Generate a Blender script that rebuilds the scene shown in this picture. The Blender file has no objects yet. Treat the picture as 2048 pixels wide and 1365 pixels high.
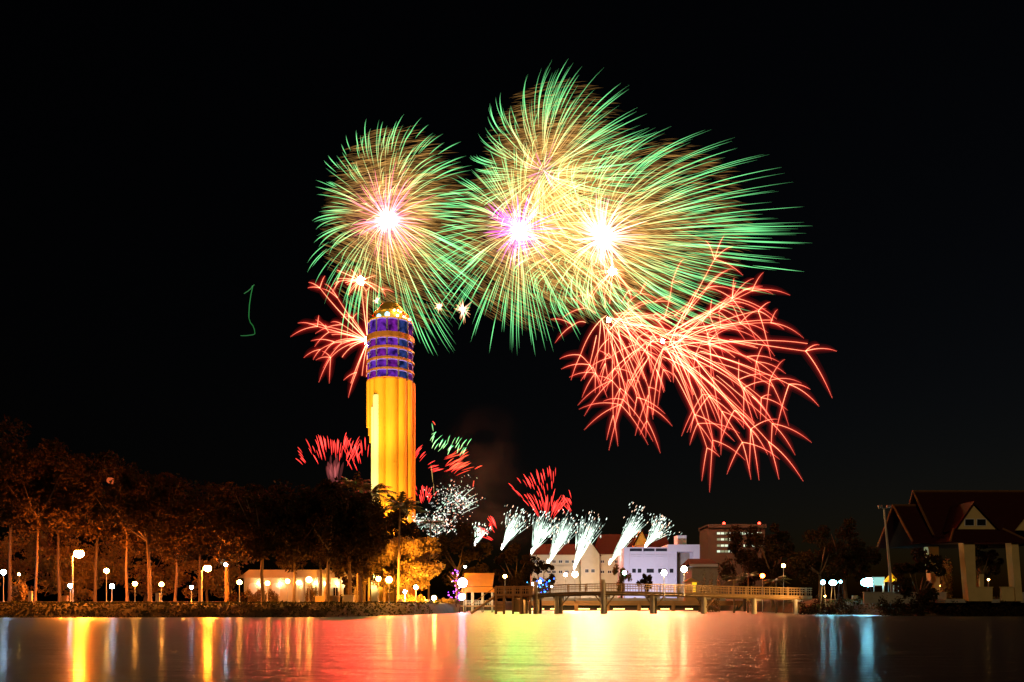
import bpy, math, random
import numpy as np
from math import sin, cos, pi, radians, sqrt
random.seed(7)
rng = np.random.default_rng(11)
S = bpy.context.scene
COL = S.collection

# ------------------------------------------------------------------ camera, sky, exposure
F = 1536.0          # focal length in pixels of the 2048 px wide photograph (27 mm)
HY = 1206.0         # row of the horizon in the photograph
CZ = 1.7            # eye height above the lake
cam_d = bpy.data.cameras.new('camera')
cam = bpy.data.objects.new('camera', cam_d)
COL.objects.link(cam)
cam.location = (0, 0, CZ)
cam.rotation_euler = (radians(90), 0, 0)
cam_d.sensor_width = 36
cam_d.lens = 36 * F / 2048
cam_d.shift_y = (HY - 682.5) / 2048
cam_d.clip_start = 0.5
cam_d.clip_end = 6000
S.camera = cam

W = bpy.data.worlds.new('World')
S.world = W
W.use_nodes = True
wn = W.node_tree.nodes
wl = W.node_tree.links
sky = wn.new('ShaderNodeTexSky')
sky.sky_type = 'NISHITA'
sky.sun_disc = False
sky.sun_elevation = radians(-4)
sky.sun_rotation = radians(50)
sky.air_density = 1.0
sky.dust_density = 1.0
wl.new(sky.outputs[0], wn['Background'].inputs[0])
wn['Background'].inputs[1].default_value = 0.03

sun_d = bpy.data.lights.new('front_fill_sun', 'SUN')  # added warm fill from behind the camera, with no source in view
sun_d.energy = 0.34
sun_d.angle = radians(0.5)
sun_d.color = (1.0, 0.74, 0.4)
sun = bpy.data.objects.new('front_fill_sun', sun_d)
COL.objects.link(sun)
sun.rotation_euler = (radians(66), 0, radians(-20))

S.view_settings.view_transform = 'Standard'
S.view_settings.look = 'None'
S.view_settings.exposure = 0.0
S.view_settings.gamma = 1.0
cy = S.cycles
cy.use_denoising = True
try:
    cy.denoiser = 'OPENIMAGEDENOISE'
except Exception:
    pass
cy.use_light_tree = True
cy.max_bounces = 5
cy.diffuse_bounces = 2
cy.glossy_bounces = 3
cy.transmission_bounces = 2
cy.volume_bounces = 0
cy.transparent_max_bounces = 200
cy.sample_clamp_indirect = 20.0
cy.caustics_reflective = False
cy.caustics_refractive = False


def at(px, py, Y):
    """point at distance Y seen at a pixel of the photograph"""
    return ((px - 1024) * Y / F, Y, CZ - (py - HY) * Y / F)


# ------------------------------------------------------------------ materials
def mat(name, col, rough=0.7, var=0.25, scale=1.2, bump=0.0, metal=0.0, spec=0.3, transl=0.0, stretch=None):
    m = bpy.data.materials.new(name)
    m.use_nodes = True
    n = m.node_tree.nodes
    l = m.node_tree.links
    b = n['Principled BSDF']
    b.inputs['Roughness'].default_value = rough
    b.inputs['Metallic'].default_value = metal
    b.inputs['Specular IOR Level'].default_value = spec
    tc = n.new('ShaderNodeTexCoord')
    mp = n.new('ShaderNodeMapping')
    if stretch:
        mp.inputs['Scale'].default_value = stretch
    l.new(tc.outputs['Object'], mp.inputs['Vector'])
    ns = n.new('ShaderNodeTexNoise')
    ns.inputs['Scale'].default_value = scale
    ns.inputs['Detail'].default_value = 6
    l.new(mp.outputs[0], ns.inputs['Vector'])
    mx = n.new('ShaderNodeMix')
    mx.data_type = 'RGBA'
    c = np.array(col)
    mx.inputs[6].default_value = (*(c * (1 - var)), 1)
    mx.inputs[7].default_value = (*np.minimum(c * (1 + var), 1), 1)
    l.new(ns.outputs['Fac'], mx.inputs[0])
    l.new(mx.outputs[2], b.inputs['Base Color'])
    if bump:
        bp = n.new('ShaderNodeBump')
        bp.inputs['Strength'].default_value = bump
        l.new(ns.outputs['Fac'], bp.inputs['Height'])
        l.new(bp.outputs[0], b.inputs['Normal'])
    if transl:
        tr = n.new('ShaderNodeBsdfTranslucent')
        l.new(mx.outputs[2], tr.inputs['Color'])
        ms = n.new('ShaderNodeMixShader')
        ms.inputs[0].default_value = transl
        l.new(b.outputs[0], ms.inputs[1])
        l.new(tr.outputs[0], ms.inputs[2])
        l.new(ms.outputs[0], n['Material Output'].inputs['Surface'])
    return m


def emit(name, col, s, sampling='AUTO'):
    m = bpy.data.materials.new(name)
    m.use_nodes = True
    n = m.node_tree.nodes
    n.remove(n['Principled BSDF'])
    e = n.new('ShaderNodeEmission')
    e.inputs[0].default_value = (*col, 1)
    e.inputs[1].default_value = s
    m.node_tree.links.new(e.outputs[0], n['Material Output'].inputs['Surface'])
    m.cycles.emission_sampling = sampling
    return m


def spark_mat(name, s, sampling='NONE'):
    """burning gas: gives off light and lets what is behind shine through"""
    m = bpy.data.materials.new(name)
    m.use_nodes = True
    n = m.node_tree.nodes
    l = m.node_tree.links
    n.remove(n['Principled BSDF'])
    a = n.new('ShaderNodeAttribute')
    a.attribute_name = 'Col'
    e = n.new('ShaderNodeEmission')
    e.inputs[1].default_value = s * 0.5
    t = n.new('ShaderNodeBsdfTransparent')
    d = n.new('ShaderNodeAddShader')
    l.new(a.outputs['Color'], e.inputs[0])
    l.new(e.outputs[0], d.inputs[0])
    l.new(t.outputs[0], d.inputs[1])
    l.new(d.outputs[0], n['Material Output'].inputs['Surface'])
    m.cycles.emission_sampling = sampling
    return m


M = {}
M['grass'] = mat('grass', (0.045, 0.042, 0.016), 0.9, 0.6, 0.8, 0.4)
M['path'] = mat('path_paving', (0.2, 0.15, 0.1), 0.8, 0.25, 2.0)
M['bark'] = mat('bark', (0.1, 0.065, 0.035), 0.9, 0.45, 3.0, 0.5, stretch=(3, 3, 0.6))
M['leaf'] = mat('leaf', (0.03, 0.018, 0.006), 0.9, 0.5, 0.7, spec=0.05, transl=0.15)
M['leaf2'] = mat('leaf_painted_lit', (0.17, 0.11, 0.03), 0.6, 0.45, 0.9, transl=0.35)  # brighter, oranger copy of leaf; lamp glow painted into its colour
M['palm'] = mat('palm_leaf', (0.05, 0.05, 0.018), 0.5, 0.4, 0.9, transl=0.25)
M['cream'] = mat('cream_plaster', (0.5, 0.45, 0.34), 0.8, 0.14, 0.7)
M['white'] = mat('white_plaster', (0.66, 0.64, 0.68), 0.7, 0.08, 0.4)
M['roofred'] = mat('red_roof_tile', (0.035, 0.008, 0.006), 0.8, 0.35, 1.5, 0.3, spec=0.03, stretch=(1, 1, 5))
M['dark'] = mat('dark_opening', (0.012, 0.01, 0.009), 0.9, 0.3, spec=0.0)
M['glass'] = mat('dark_window_glass', (0.03, 0.032, 0.038), 0.15, 0.3, spec=0.5)
M['metal'] = mat('painted_metal', (0.3, 0.29, 0.27), 0.45, 0.15, 3, metal=0.5)
M['concrete'] = mat('concrete', (0.34, 0.3, 0.24), 0.85, 0.3, 1.2, 0.2)
M['wood'] = mat('weathered_wood', (0.3, 0.19, 0.09), 0.8, 0.4, 2.5, 0.3, stretch=(1, 1, 4))
M['orangeroof'] = mat('orange_roof_tile', (0.68, 0.24, 0.035), 0.6, 0.18, 1.2, 0.2)
M['towergold'] = mat('tower_yellow_cladding', (0.86, 0.36, 0.016), 0.6, 0.22, 0.5, stretch=(2, 2, .25))
M['towerpale'] = mat('tower_pale_tube', (0.9, 0.78, 0.42), 0.6, 0.06, 0.25)
M['office'] = mat('office_wall', (0.03, 0.035, 0.036), 0.8, 0.15, 0.3)
M['boards'] = mat('painted_roof_board', (0.16, 0.07, 0.025), 0.8, 0.3, 1.0, spec=0.05)
M['darkmetal'] = mat('dark_metal', (0.02, 0.02, 0.022), 0.6, 0.2, spec=0.1)
M['grassblade'] = mat('grass_blade', (0.05, 0.05, 0.014), 0.9, 0.5, 0.6, spec=0.05, transl=0.2)
M['warmcream'] = mat('warm_cream_paint', (0.6, 0.42, 0.17), 0.8, 0.2, 0.8)
M['bandgold'] = mat('gold_floor_band', (0.27, 0.1, 0.015), 0.5, 0.35, 0.6)
M['goldcap'] = mat('gold_cap', (0.8, 0.44, 0.05), 0.4, 0.3, 0.6)
M['ochre'] = mat('ochre_wall', (0.55, 0.3, 0.1), 0.8, 0.25, 0.9)


def water_mat():
    m = bpy.data.materials.new('lake_water')
    m.use_nodes = True
    n = m.node_tree.nodes
    l = m.node_tree.links
    out = n['Material Output']
    n.remove(n['Principled BSDF'])
    tc = n.new('ShaderNodeTexCoord')
    mp = n.new('ShaderNodeMapping')
    mp.inputs['Scale'].default_value = (0.3, 1.0, 1)
    l.new(tc.outputs['Object'], mp.inputs['Vector'])
    n1 = n.new('ShaderNodeTexNoise')
    n1.inputs['Scale'].default_value = 0.8
    n1.inputs['Detail'].default_value = 7
    n1.inputs['Roughness'].default_value = 0.62
    l.new(mp.outputs[0], n1.inputs['Vector'])
    bp = n.new('ShaderNodeBump')
    bp.inputs['Strength'].default_value = 0.9
    bp.inputs['Distance'].default_value = 0.55
    l.new(n1.outputs['Fac'], bp.inputs['Height'])
    b2 = n.new('ShaderNodeBump')
    b2.inputs['Strength'].default_value = 0.05
    b2.inputs['Distance'].default_value = 0.05
    l.new(n1.outputs['Fac'], b2.inputs['Height'])
    g1 = n.new('ShaderNodeBsdfGlossy')
    g1.inputs['Roughness'].default_value = 0.12
    g2 = n.new('ShaderNodeBsdfGlossy')
    g2.inputs['Roughness'].default_value = 0.33
    g2.inputs['Anisotropy'].default_value = 0.54
    tv = n.new('ShaderNodeCombineXYZ')
    tv.inputs[0].default_value = 1.0
    l.new(tv.outputs[0], g2.inputs['Tangent'])
    l.new(b2.outputs[0], g1.inputs['Normal'])
    l.new(bp.outputs[0], g2.inputs['Normal'])
    mp2 = n.new('ShaderNodeMapping')
    mp2.inputs['Scale'].default_value = (0.035, 0.3, 1)
    l.new(tc.outputs['Object'], mp2.inputs['Vector'])
    n2 = n.new('ShaderNodeTexNoise')
    n2.inputs['Scale'].default_value = 1.0
    n2.inputs['Detail'].default_value = 6
    n2.inputs['Roughness'].default_value = 0.65
    l.new(mp2.outputs[0], n2.inputs['Vector'])
    r2 = n.new('ShaderNodeMapRange')
    r2.inputs['From Min'].default_value = 0.3
    r2.inputs['From Max'].default_value = 0.7
    r2.inputs['To Min'].default_value = 0.31
    r2.inputs['To Max'].default_value = 0.37
    l.new(n2.outputs['Fac'], r2.inputs['Value'])
    l.new(r2.outputs[0], g2.inputs['Roughness'])
    mx = n.new('ShaderNodeMixShader')
    mx.inputs[0].default_value = 0.95
    l.new(g1.outputs[0], mx.inputs[1])
    l.new(g2.outputs[0], mx.inputs[2])
    df = n.new('ShaderNodeBsdfDiffuse')
    df.inputs[0].default_value = (0.012, 0.014, 0.012, 1)
    fr = n.new('ShaderNodeFresnel')
    fr.inputs['IOR'].default_value = 1.33
    m2 = n.new('ShaderNodeMixShader')
    l.new(fr.outputs[0], m2.inputs[0])
    l.new(df.outputs[0], m2.inputs[1])
    l.new(mx.outputs[0], m2.inputs[2])
    l.new(m2.outputs[0], out.inputs['Surface'])
    return m


M['water'] = water_mat()


# ------------------------------------------------------------------ mesh helpers
class MB:
    def __init__(s):
        s.v = []
        s.f = []

    def add(s, vs, fs):
        o = len(s.v)
        s.v.extend(tuple(p) for p in vs)
        s.f.extend(tuple(i + o for i in f) for f in fs)
        return s

    def box(s, c, d, rz=0.0):
        x, y, z = d[0] / 2, d[1] / 2, d[2] / 2
        ca, sa = cos(rz), sin(rz)
        vs = []
        for (i, j, k) in ((-1, -1, -1), (1, -1, -1), (1, 1, -1), (-1, 1, -1), (-1, -1, 1), (1, -1, 1), (1, 1, 1), (-1, 1, 1)):
            a, b = i * x, j * y
            vs.append((c[0] + a * ca - b * sa, c[1] + a * sa + b * ca, c[2] + k * z))
        return s.add(vs, [(3, 2, 1, 0), (4, 5, 6, 7), (0, 1, 5, 4), (1, 2, 6, 5), (2, 3, 7, 6), (3, 0, 4, 7)])

    def bb(s, x0, x1, y0, y1, z0, z1):
        return s.box(((x0 + x1) / 2, (y0 + y1) / 2, (z0 + z1) / 2), (x1 - x0, y1 - y0, z1 - z0))

    def tube(s, pts, rs, n=8, cap=True):
        P = np.array(pts, float)
        vs = []
        for i, p in enumerate(P):
            t = P[min(i + 1, len(P) - 1)] - P[max(i - 1, 0)]
            t /= (np.linalg.norm(t) + 1e-9)
            ref = np.array((0, 0, 1.0)) if abs(t[2]) < 0.9 else np.array((1.0, 0, 0))
            u = np.cross(t, ref)
            u /= np.linalg.norm(u)
            w = np.cross(t, u)
            r = rs[i] if hasattr(rs, '__len__') else rs
            for k in range(n):
                a = 2 * pi * k / n
                vs.append(p + r * (cos(a) * u + sin(a) * w))
        fs = []
        for i in range(len(P) - 1):
            for k in range(n):
                k2 = (k + 1) % n
                fs.append((i * n + k, i * n + k2, (i + 1) * n + k2, (i + 1) * n + k))
        if cap:
            fs.append(tuple(range(n)))
            fs.append(tuple((len(P) - 1) * n + k for k in range(n)))
        return s.add(vs, fs)

    def lathe(s, prof, c=(0, 0, 0), n=16, rfun=None):
        vs = []
        for (r, z) in prof:
            for k in range(n):
                a = 2 * pi * k / n
                rr = r * (rfun(a) if rfun else 1)
                vs.append((c[0] + rr * cos(a), c[1] + rr * sin(a), c[2] + z))
        fs = []
        for i in range(len(prof) - 1):
            for k in range(n):
                k2 = (k + 1) % n
                fs.append((i * n + k, i * n + k2, (i + 1) * n + k2, (i + 1) * n + k))
        fs.append(tuple(range(n))[::-1])
        fs.append(tuple((len(prof) - 1) * n + k for k in range(n)))
        return s.add(vs, fs)

    def ball(s, c, r, n=12, m=8, sq=1.0):
        prof = [(max(r * sin(pi * i / m), 0.001), -r * sq * cos(pi * i / m)) for i in range(m + 1)]
        return s.lathe(prof, c, n)

    def prism(s, poly, y0, y1):
        """polygon in (x, z) pushed from y0 to y1"""
        n = len(poly)
        vs = [(x, y0, z) for x, z in poly] + [(x, y1, z) for x, z in poly]
        fs = [tuple(range(n)), tuple(range(2 * n - 1, n - 1, -1))]
        fs += [(i, i + n, (i + 1) % n + n, (i + 1) % n) for i in range(n)]
        return s.add(vs, fs)

    def build(s, name, m, parent=None, smooth=False, loc=None):
        me = bpy.data.meshes.new(name)
        me.from_pydata(s.v, [], s.f)
        me.update()
        if m is not None:
            me.materials.append(m)
        if smooth:
            me.polygons.foreach_set('use_smooth', [True] * len(me.polygons))
        o = bpy.data.objects.new(name, me)
        COL.objects.link(o)
        if parent is not None:
            o.parent = parent
        if loc is not None:
            o.location = loc
        return o


def tag(o, label=None, cat=None, group=None, kind=None):
    if label:
        o['label'] = label
    if cat:
        o['category'] = cat
    if group:
        o['group'] = group
    if kind:
        o['kind'] = kind
    return o


def thing(name, label, cat, loc=(0, 0, 0), group=None):
    o = bpy.data.objects.new(name, None)
    o.empty_display_size = 0.3
    COL.objects.link(o)
    o.location = loc
    return tag(o, label, cat, group)


def copy_tree(o, parent=None):
    c = o.copy()
    COL.objects.link(c)
    c.parent = parent
    for ch in list(o.children):
        copy_tree(ch, c)
    return c


# ------------------------------------------------------------------ terrain and lake
SH = [(-400, 85), (0, 86), (400, 87), (640, 88), (800, 101), (900, 124), (917, 136)]
shore = [((p - 1024) * y / F, y) for p, y in SH]
shore = [(-2000, 70), (-200, 80)] + [p for p in shore if p[0] > -200] + [(-8.6, 166), (44.0, 166), (45.5, 120), (50, 103), (62, 97), (90, 92), (200, 80), (2000, 70)]
SX = np.array([p[0] for p in shore])
SY = np.array([p[1] for p in shore])


def smooth(t):
    t = np.clip(t, 0, 1)
    return t * t * (3 - 2 * t)


def ground_h(X, Y):
    X = np.asarray(X, float)
    Y = np.asarray(Y, float)
    d = Y - np.interp(X, SX, SY)
    # around the inlet the banks also fall off sideways
    side = np.minimum(np.abs(X + 8.6), 1e3)
    top = 1.62 + 0.6 * smooth((X - 40) / 15) + 0.5 * smooth((Y - 150) / 60)
    w = 10 - 3 * smooth((X - 40) / 10)
    h = -1.2 + (top + 1.2) * smooth((d + 4.5) / (w + 4.5)) ** 1.0
    inside = smooth(np.minimum((X + 10.5) / 2.5, (49 - X) / 4.5))       # keep the channel under the bridge open
    chan = np.where(Y < 166, inside * smooth((166 - Y) / 4), 0)
    h = h * (1 - chan) + -1.2 * chan
    h = h + 0.09 * np.sin(X * 0.9 + 0.5 * np.sin(Y * 0.7)) * np.sin(Y * 0.8) * smooth((d - 1) / 3)
    h = np.where(Y < -30, -1.2 + 3 * smooth((-30 - Y) / 10), h)
    return h


def gz(X, Y):
    return float(ground_h(X, Y))


xs = np.concatenate([[-2500, -1200, -700, -400, -250, -160], np.arange(-110, 110.1, 1.0), [160, 250, 400, 700, 1200, 2500]])
ys = np.concatenate([[-200, -60, -40, -30, -20, 20, 60], np.arange(70, 190.1, 1.0), [200, 220, 260, 320, 400, 600, 1000, 2000, 4000]])
GX, GY = np.meshgrid(xs, ys)
GZ = ground_h(GX, GY)
g = MB()
nx, ny = len(xs), len(ys)
g.v = list(zip(GX.ravel().tolist(), GY.ravel().tolist(), GZ.ravel().tolist()))
g.f = [(j * nx + i, j * nx + i + 1, (j + 1) * nx + i + 1, (j + 1) * nx + i) for j in range(ny - 1) for i in range(nx - 1)]
tag(g.build('ground', M['grass'], smooth=True), kind='structure')
wv = MB()
wv.add([(-400, -45, 0), (400, -45, 0), (400, 175, 0), (-400, 175, 0)], [(0, 1, 2, 3)])
tag(wv.build('lake_water', M['water']), kind='structure')
pt = MB()
px_ = np.arange(-105, -14, 1.0)
for i in range(len(px_) - 1):
    a, b = px_[i], px_[i + 1]
    ya = np.interp(a, SX, SY) + 12
    yb = np.interp(b, SX, SY) + 12
    pt.add([(a, ya, gz(a, ya) + .03), (b, yb, gz(b, yb) + .03), (b, yb + 3.2, gz(b, yb + 3.2) + .03), (a, ya + 3.2, gz(a, ya + 3.2) + .03)], [(0, 1, 2, 3)])
tag(pt.build('path', M['path']), kind='structure')


# ------------------------------------------------------------------ firework streaks
def streak_mesh(name, P, R, C, m, parent, nside=3):
    """N polylines of K points as thin tapered tubes with a colour at every point"""
    P = np.asarray(P, float)
    N, K, _ = P.shape
    T = np.empty_like(P)
    T[:, 1:-1] = P[:, 2:] - P[:, :-2]
    T[:, 0] = P[:, 1] - P[:, 0]
    T[:, -1] = P[:, -1] - P[:, -2]
    T /= np.linalg.norm(T, axis=2, keepdims=True) + 1e-9
    ref = np.zeros_like(T)
    ref[..., 1] = 1.0
    U = np.cross(T, ref)
    ln = np.linalg.norm(U, axis=2, keepdims=True)
    alt = np.zeros_like(T)
    alt[..., 0] = 1
    U = np.where(ln < 0.05, alt, U / (ln + 1e-9))
    V = np.cross(T, U)
    R = np.broadcast_to(R, (N, K))[..., None]
    vs = []
    for k in range(nside):
        a = 2 * pi * k / nside + 0.5
        vs.append(P + R * (cos(a) * U + sin(a) * V))
    VS = np.stack(vs, axis=2).reshape(-1, 3)          # index = (n*K + k)*nside + s
    nn = np.arange(N)[:, None, None]
    kk = np.arange(K - 1)[None, :, None]
    ss = np.arange(nside)[None, None, :]
    s2 = (ss + 1) % nside
    b0 = (nn * K + kk) * nside
    b1 = (nn * K + kk + 1) * nside
    FS = np.stack([b0 + ss, b0 + s2, b1 + s2, b1 + ss], axis=-1).reshape(-1, 4)
    me = bpy.data.meshes.new(name)
    me.vertices.add(len(VS))
    me.vertices.foreach_set('co', VS.ravel().astype(np.float32))
    me.loops.add(FS.size)
    me.loops.foreach_set('vertex_index', FS.ravel().astype(np.int32))
    me.polygons.add(len(FS))
    me.polygons.foreach_set('loop_start', np.arange(0, FS.size, 4, dtype=np.int32))
    me.update(calc_edges=True)
    ca = me.color_attributes.new('Col', 'FLOAT_COLOR', 'POINT')
    CC = np.ones((N, K, nside, 4), np.float32)
    CC[..., :3] = np.broadcast_to(np.asarray(C, float), (N, K, 3))[:, :, None, :]
    ca.data.foreach_set('color', CC.ravel())
    me.materials.append(m)
    o = bpy.data.objects.new(name, me)
    COL.objects.link(o)
    o.parent = parent
    return o


FWK = 1.0
SP = spark_mat('firework_trail_glow', 1.2 * FWK)
SPR = spark_mat('firework_red_glow', 1.7 * FWK)
SPF = spark_mat('firework_white_spark_glow', 3.0 * FWK)
SPG = spark_mat('firework_ember_glow', 0.52 * FWK)
SPW = spark_mat('firework_white_glow', 9.0 * FWK)


def sphere_dirs(n):
    d = rng.normal(size=(n, 3))
    return d / np.linalg.norm(d, axis=1, keepdims=True)


def to_world(dx, dy, dz, Y):
    """pixel offsets (right, down, depth) at distance Y to metres (right, away, up)"""
    k = Y / F
    return np.stack([dx * k, dz * k, -dy * k], axis=-1)


def lerp(a, b, t):
    return np.asarray(a) * (1 - t) + np.asarray(b) * t


def split_parts(name, P, R, C, m, parent, limit=100):
    """the longest trails as parts of their own, the rest as one mass"""
    P = np.asarray(P)
    N = len(P)
    ln = np.linalg.norm((P[:, -1] - P[:, 0])[:, [0, 2]], axis=1)
    od = np.argsort(-ln)
    R = np.broadcast_to(R, P.shape[:2])
    C = np.broadcast_to(C, P.shape)
    for i in od[:limit]:
        streak_mesh(name, P[i:i + 1], R[i:i + 1], C[i:i + 1], m, parent)
    if N > limit:
        j = od[limit:]
        tag(streak_mesh(name, P[j], R[j], C[j], m, parent), kind='stuff')


SHM = bpy.data.materials.new('halo_shell')  # additive emission for the halo sheaths painted round the comets
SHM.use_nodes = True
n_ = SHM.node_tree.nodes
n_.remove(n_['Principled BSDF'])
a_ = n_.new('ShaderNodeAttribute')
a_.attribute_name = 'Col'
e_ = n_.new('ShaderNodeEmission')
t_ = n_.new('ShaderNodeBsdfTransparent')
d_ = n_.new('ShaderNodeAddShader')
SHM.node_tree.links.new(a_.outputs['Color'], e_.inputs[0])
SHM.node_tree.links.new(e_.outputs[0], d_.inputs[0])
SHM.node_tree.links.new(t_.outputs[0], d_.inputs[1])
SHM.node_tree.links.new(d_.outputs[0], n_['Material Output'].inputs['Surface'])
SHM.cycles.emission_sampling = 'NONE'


def halo_mat(col):  # even additive emission for the painted core halos
    m = bpy.data.materials.new('halo_shell')
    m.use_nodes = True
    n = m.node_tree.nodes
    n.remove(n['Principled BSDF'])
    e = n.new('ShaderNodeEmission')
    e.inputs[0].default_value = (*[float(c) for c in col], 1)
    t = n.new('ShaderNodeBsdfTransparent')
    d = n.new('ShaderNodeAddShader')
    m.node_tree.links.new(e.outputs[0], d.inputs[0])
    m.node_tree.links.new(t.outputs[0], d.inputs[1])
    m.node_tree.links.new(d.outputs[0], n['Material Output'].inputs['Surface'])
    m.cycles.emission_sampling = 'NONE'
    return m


def shell(label, cx, cy_, Y, Rx, Ry, drift, n, core_col, core_r, core_n, flash, gold=4000, group='green star shells bursting in the sky', s0=0.5, half=None, gold_k=1.0, wh=1.0):
    global rng
    rng = np.random.default_rng(int(cx * 3 + cy_))
    o = thing('firework_shell', label, 'firework', at(cx, cy_, Y), group)
    k = Y / F
    D = sphere_dirs(n)
    if half is not None:
        D = D[half(D)]
        n = len(D)
    K = 7
    b = 1.04 - 0.34 * rng.uniform(0, 1, n) ** 1.5
    a = b - rng.uniform(42, 92, n) / np.hypot(D[:, 0] * Rx, D[:, 1] * Ry).clip(0.6 * Ry, None)
    s = a[:, None] + (b - a)[:, None] * np.linspace(0, 1, K)[None]
    dx = D[:, 0:1] * Rx * s + drift[0] * s ** 4
    dy = D[:, 1:2] * Ry * s + drift[1] * s ** 2.2
    dz = D[:, 2:3] * Rx * 0.6 * s
    P = to_world(dx, dy, dz, Y)
    prof = np.array([0.35, 0.8, 1, 1, 0.95, 0.7, 0.12])
    R = (0.165 * rng.uniform(0.65, 1.3, n))[:, None] * prof[None] * Y / 330
    rad = np.sqrt((dx / Rx) ** 2 + (dy / Ry) ** 2)
    t = np.clip((rad - 0.2) / 0.45, 0, 1)[..., None]
    C = lerp((0.85, 0.76, 0.27), (0.2, 0.92, 0.3), t) * rng.uniform(0.7, 1.3, (n, 1, 1))
    fade = np.array([0.4, 0.8, 1.1, 1.1, 0.9, 0.6, 0.3])[None, :, None]
    split_parts('star_trail', P, R, C * fade, SP, o)
    # gold embers that the stars leave behind, blown sideways by the wind
    m = int(gold * 1.7)
    D = sphere_dirs(m)
    if half is not None:
        D = D[half(D)]
        m = len(D)
    sm = rng.uniform(0.15, 1.0, m) ** 0.75 * 0.78
    x0 = D[:, 0] * Rx * sm + drift[0] * sm ** 3
    y0 = D[:, 1] * Ry * sm + drift[1] * sm ** 2.2
    z0 = D[:, 2] * Rx * sm
    L = rng.uniform(14, 42, m)
    vx = D[:, 0] * 0.4 + rng.choice([1, -1], m) * 0.1 + 0.85
    vy = D[:, 1] * 0.35 + 0.05
    nn = np.sqrt(vx ** 2 + vy ** 2) + 1e-6
    vx, vy = vx / nn, vy / nn
    q = np.linspace(0, 1, 4)[None]
    dx = x0[:, None] + vx[:, None] * L[:, None] * q
    dy = y0[:, None] + vy[:, None] * L[:, None] * q + 3.0 * q ** 2
    dz = z0[:, None] + 0 * q
    P = to_world(dx, dy, dz, Y)
    R = np.array([0.3, 1, 0.9, 0.1])[None] * rng.uniform(0.05, 0.15, (m, 1)) * Y / 330
    w = (rng.uniform(0.25, 1.0, m) * (1.25 - 0.7 * sm) * gold_k * 1.15)[:, None, None]
    C = np.array([0.72, 0.36, 0.085])[None, None] * w * np.array([0.5, 1, 0.8, 0.35])[None, :, None]
    tag(streak_mesh('gold_ember', P, R, C, SPG, o), kind='stuff')
    # long gold rays under the green stars
    nr = 90
    D = sphere_dirs(nr)
    if half is not None:
        D = D[half(D)]
        nr = len(D)
    s = (rng.uniform(0.12, 0.3, nr)[:, None] + np.linspace(0, 1, K)[None] * rng.uniform(0.25, 0.45, nr)[:, None])
    P = to_world(D[:, 0:1] * Rx * s + drift[0] * s ** 3, D[:, 1:2] * Ry * s + drift[1] * s ** 2.2, D[:, 2:3] * Rx * s, Y)
    R = np.array([0.3, 0.8, 1, 1, 1, 0.8, 0.3])[None] * rng.uniform(0.07, 0.15, (nr, 1)) * Y / 330
    C = np.array([0.9, 0.5, 0.16]) * rng.uniform(0.4, 1.1, (nr, 1, 1)) * np.ones((1, K, 1))
    tag(streak_mesh('gold_ray', P, R, C, SPG, o), kind='stuff')
    # pistil
    if core_n:
        D = sphere_dirs(core_n)
        s = np.linspace(0.0, 1, K)[None] * rng.uniform(0.45, 1.0, core_n)[:, None]
        P = to_world(D[:, 0:1] * core_r * s + 10 * s ** 3, D[:, 1:2] * core_r * s - 8 * s, D[:, 2:3] * core_r * s, Y)
        R = np.array([0.15, 0.3, 0.55, 0.65, 0.55, 0.4, 0.06])[None] * rng.uniform(0.24, 0.42, (core_n, 1)) * Y / 330
        t = np.clip(np.linspace(0, 1, K) * 2.6, 0, 1)[None, :, None]
        C = lerp(np.array([1.3, 1.1, 1.1]) * wh, np.array(core_col), t) * 0.75 * rng.uniform(0.7, 1.2, (core_n, 1, 1))
        split_parts('pistil_trail', P, R, C, SP, o, 60)
        if wh < 0.5:
            return o
        rc = core_r * 0.07 * Y / F * min(wh, 1.2)
        b = MB()
        b.ball((0, 0, 0), 1.0, 22, 14)
        b.v = [tuple(np.array(v) * rc * (1 + 0.35 * sin(7 * v[0] + 3 * v[2]) * sin(6 * v[2] + 2 * v[1]))) for v in b.v]
        b.build('burst_core', emit('burst_core_glow', flash, 3.6), o, smooth=True)
        D = sphere_dirs(260)
        s = np.linspace(0, 1, 3)[None] * rng.uniform(0.3, 1, 260)[:, None] ** 1.5
        P = to_world(D[:, 0:1] * core_r * .36 * s, D[:, 1:2] * core_r * .36 * s, D[:, 2:3] * core_r * .36 * s, Y)
        tag(streak_mesh('burst_flash', P, np.array([0.45, 0.35, 0.04])[None] * Y / 330 * min(wh, 1.2), np.array([1, 0.93, 0.93]) * 0.3, SPF, o), kind='stuff')
        for q in range(7):  # nested emissive shells painting a soft halo round the core
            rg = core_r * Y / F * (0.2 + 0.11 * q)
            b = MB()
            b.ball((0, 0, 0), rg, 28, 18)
            g_ = b.build('halo_shell', halo_mat(np.array(core_col) * 0.009 * (1.3 - q * .14) * min(wh, 1.3)), o, smooth=True)
    return o


shell('round green-tipped burst with a pink and white core straight above the yellow tower', 775, 440, 330, 188, 250, (26, 46), 330, (1.7, 0.28, 0.5), 105, 120, (2600, 120, 66), 4000)
shell('topmost green burst with a magenta wisp at its heart, upper middle of the fireworks', 1088, 342, 340, 185, 178, (36, -22), 300, (0.75, 0.07, 0.5), 70, 26, (1, .5, .9), 3600, wh=0.3, gold_k=0.75)
shell('green burst with a magenta rayed core hanging between the two white-cored bursts', 1040, 462, 335, 196, 205, (6, 42), 320, (1.3, 0.08, 1.15), 95, 110, (240, 1900, 190), 3600, wh=0.7)
shell('largest green burst, swept out to the right from a brilliant white core', 1205, 475, 345, 290, 196, (105, 8), 520, (2.0, 1.0, 0.9), 90, 140, (1250, 640, 370), 6500, wh=1.15)


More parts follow.
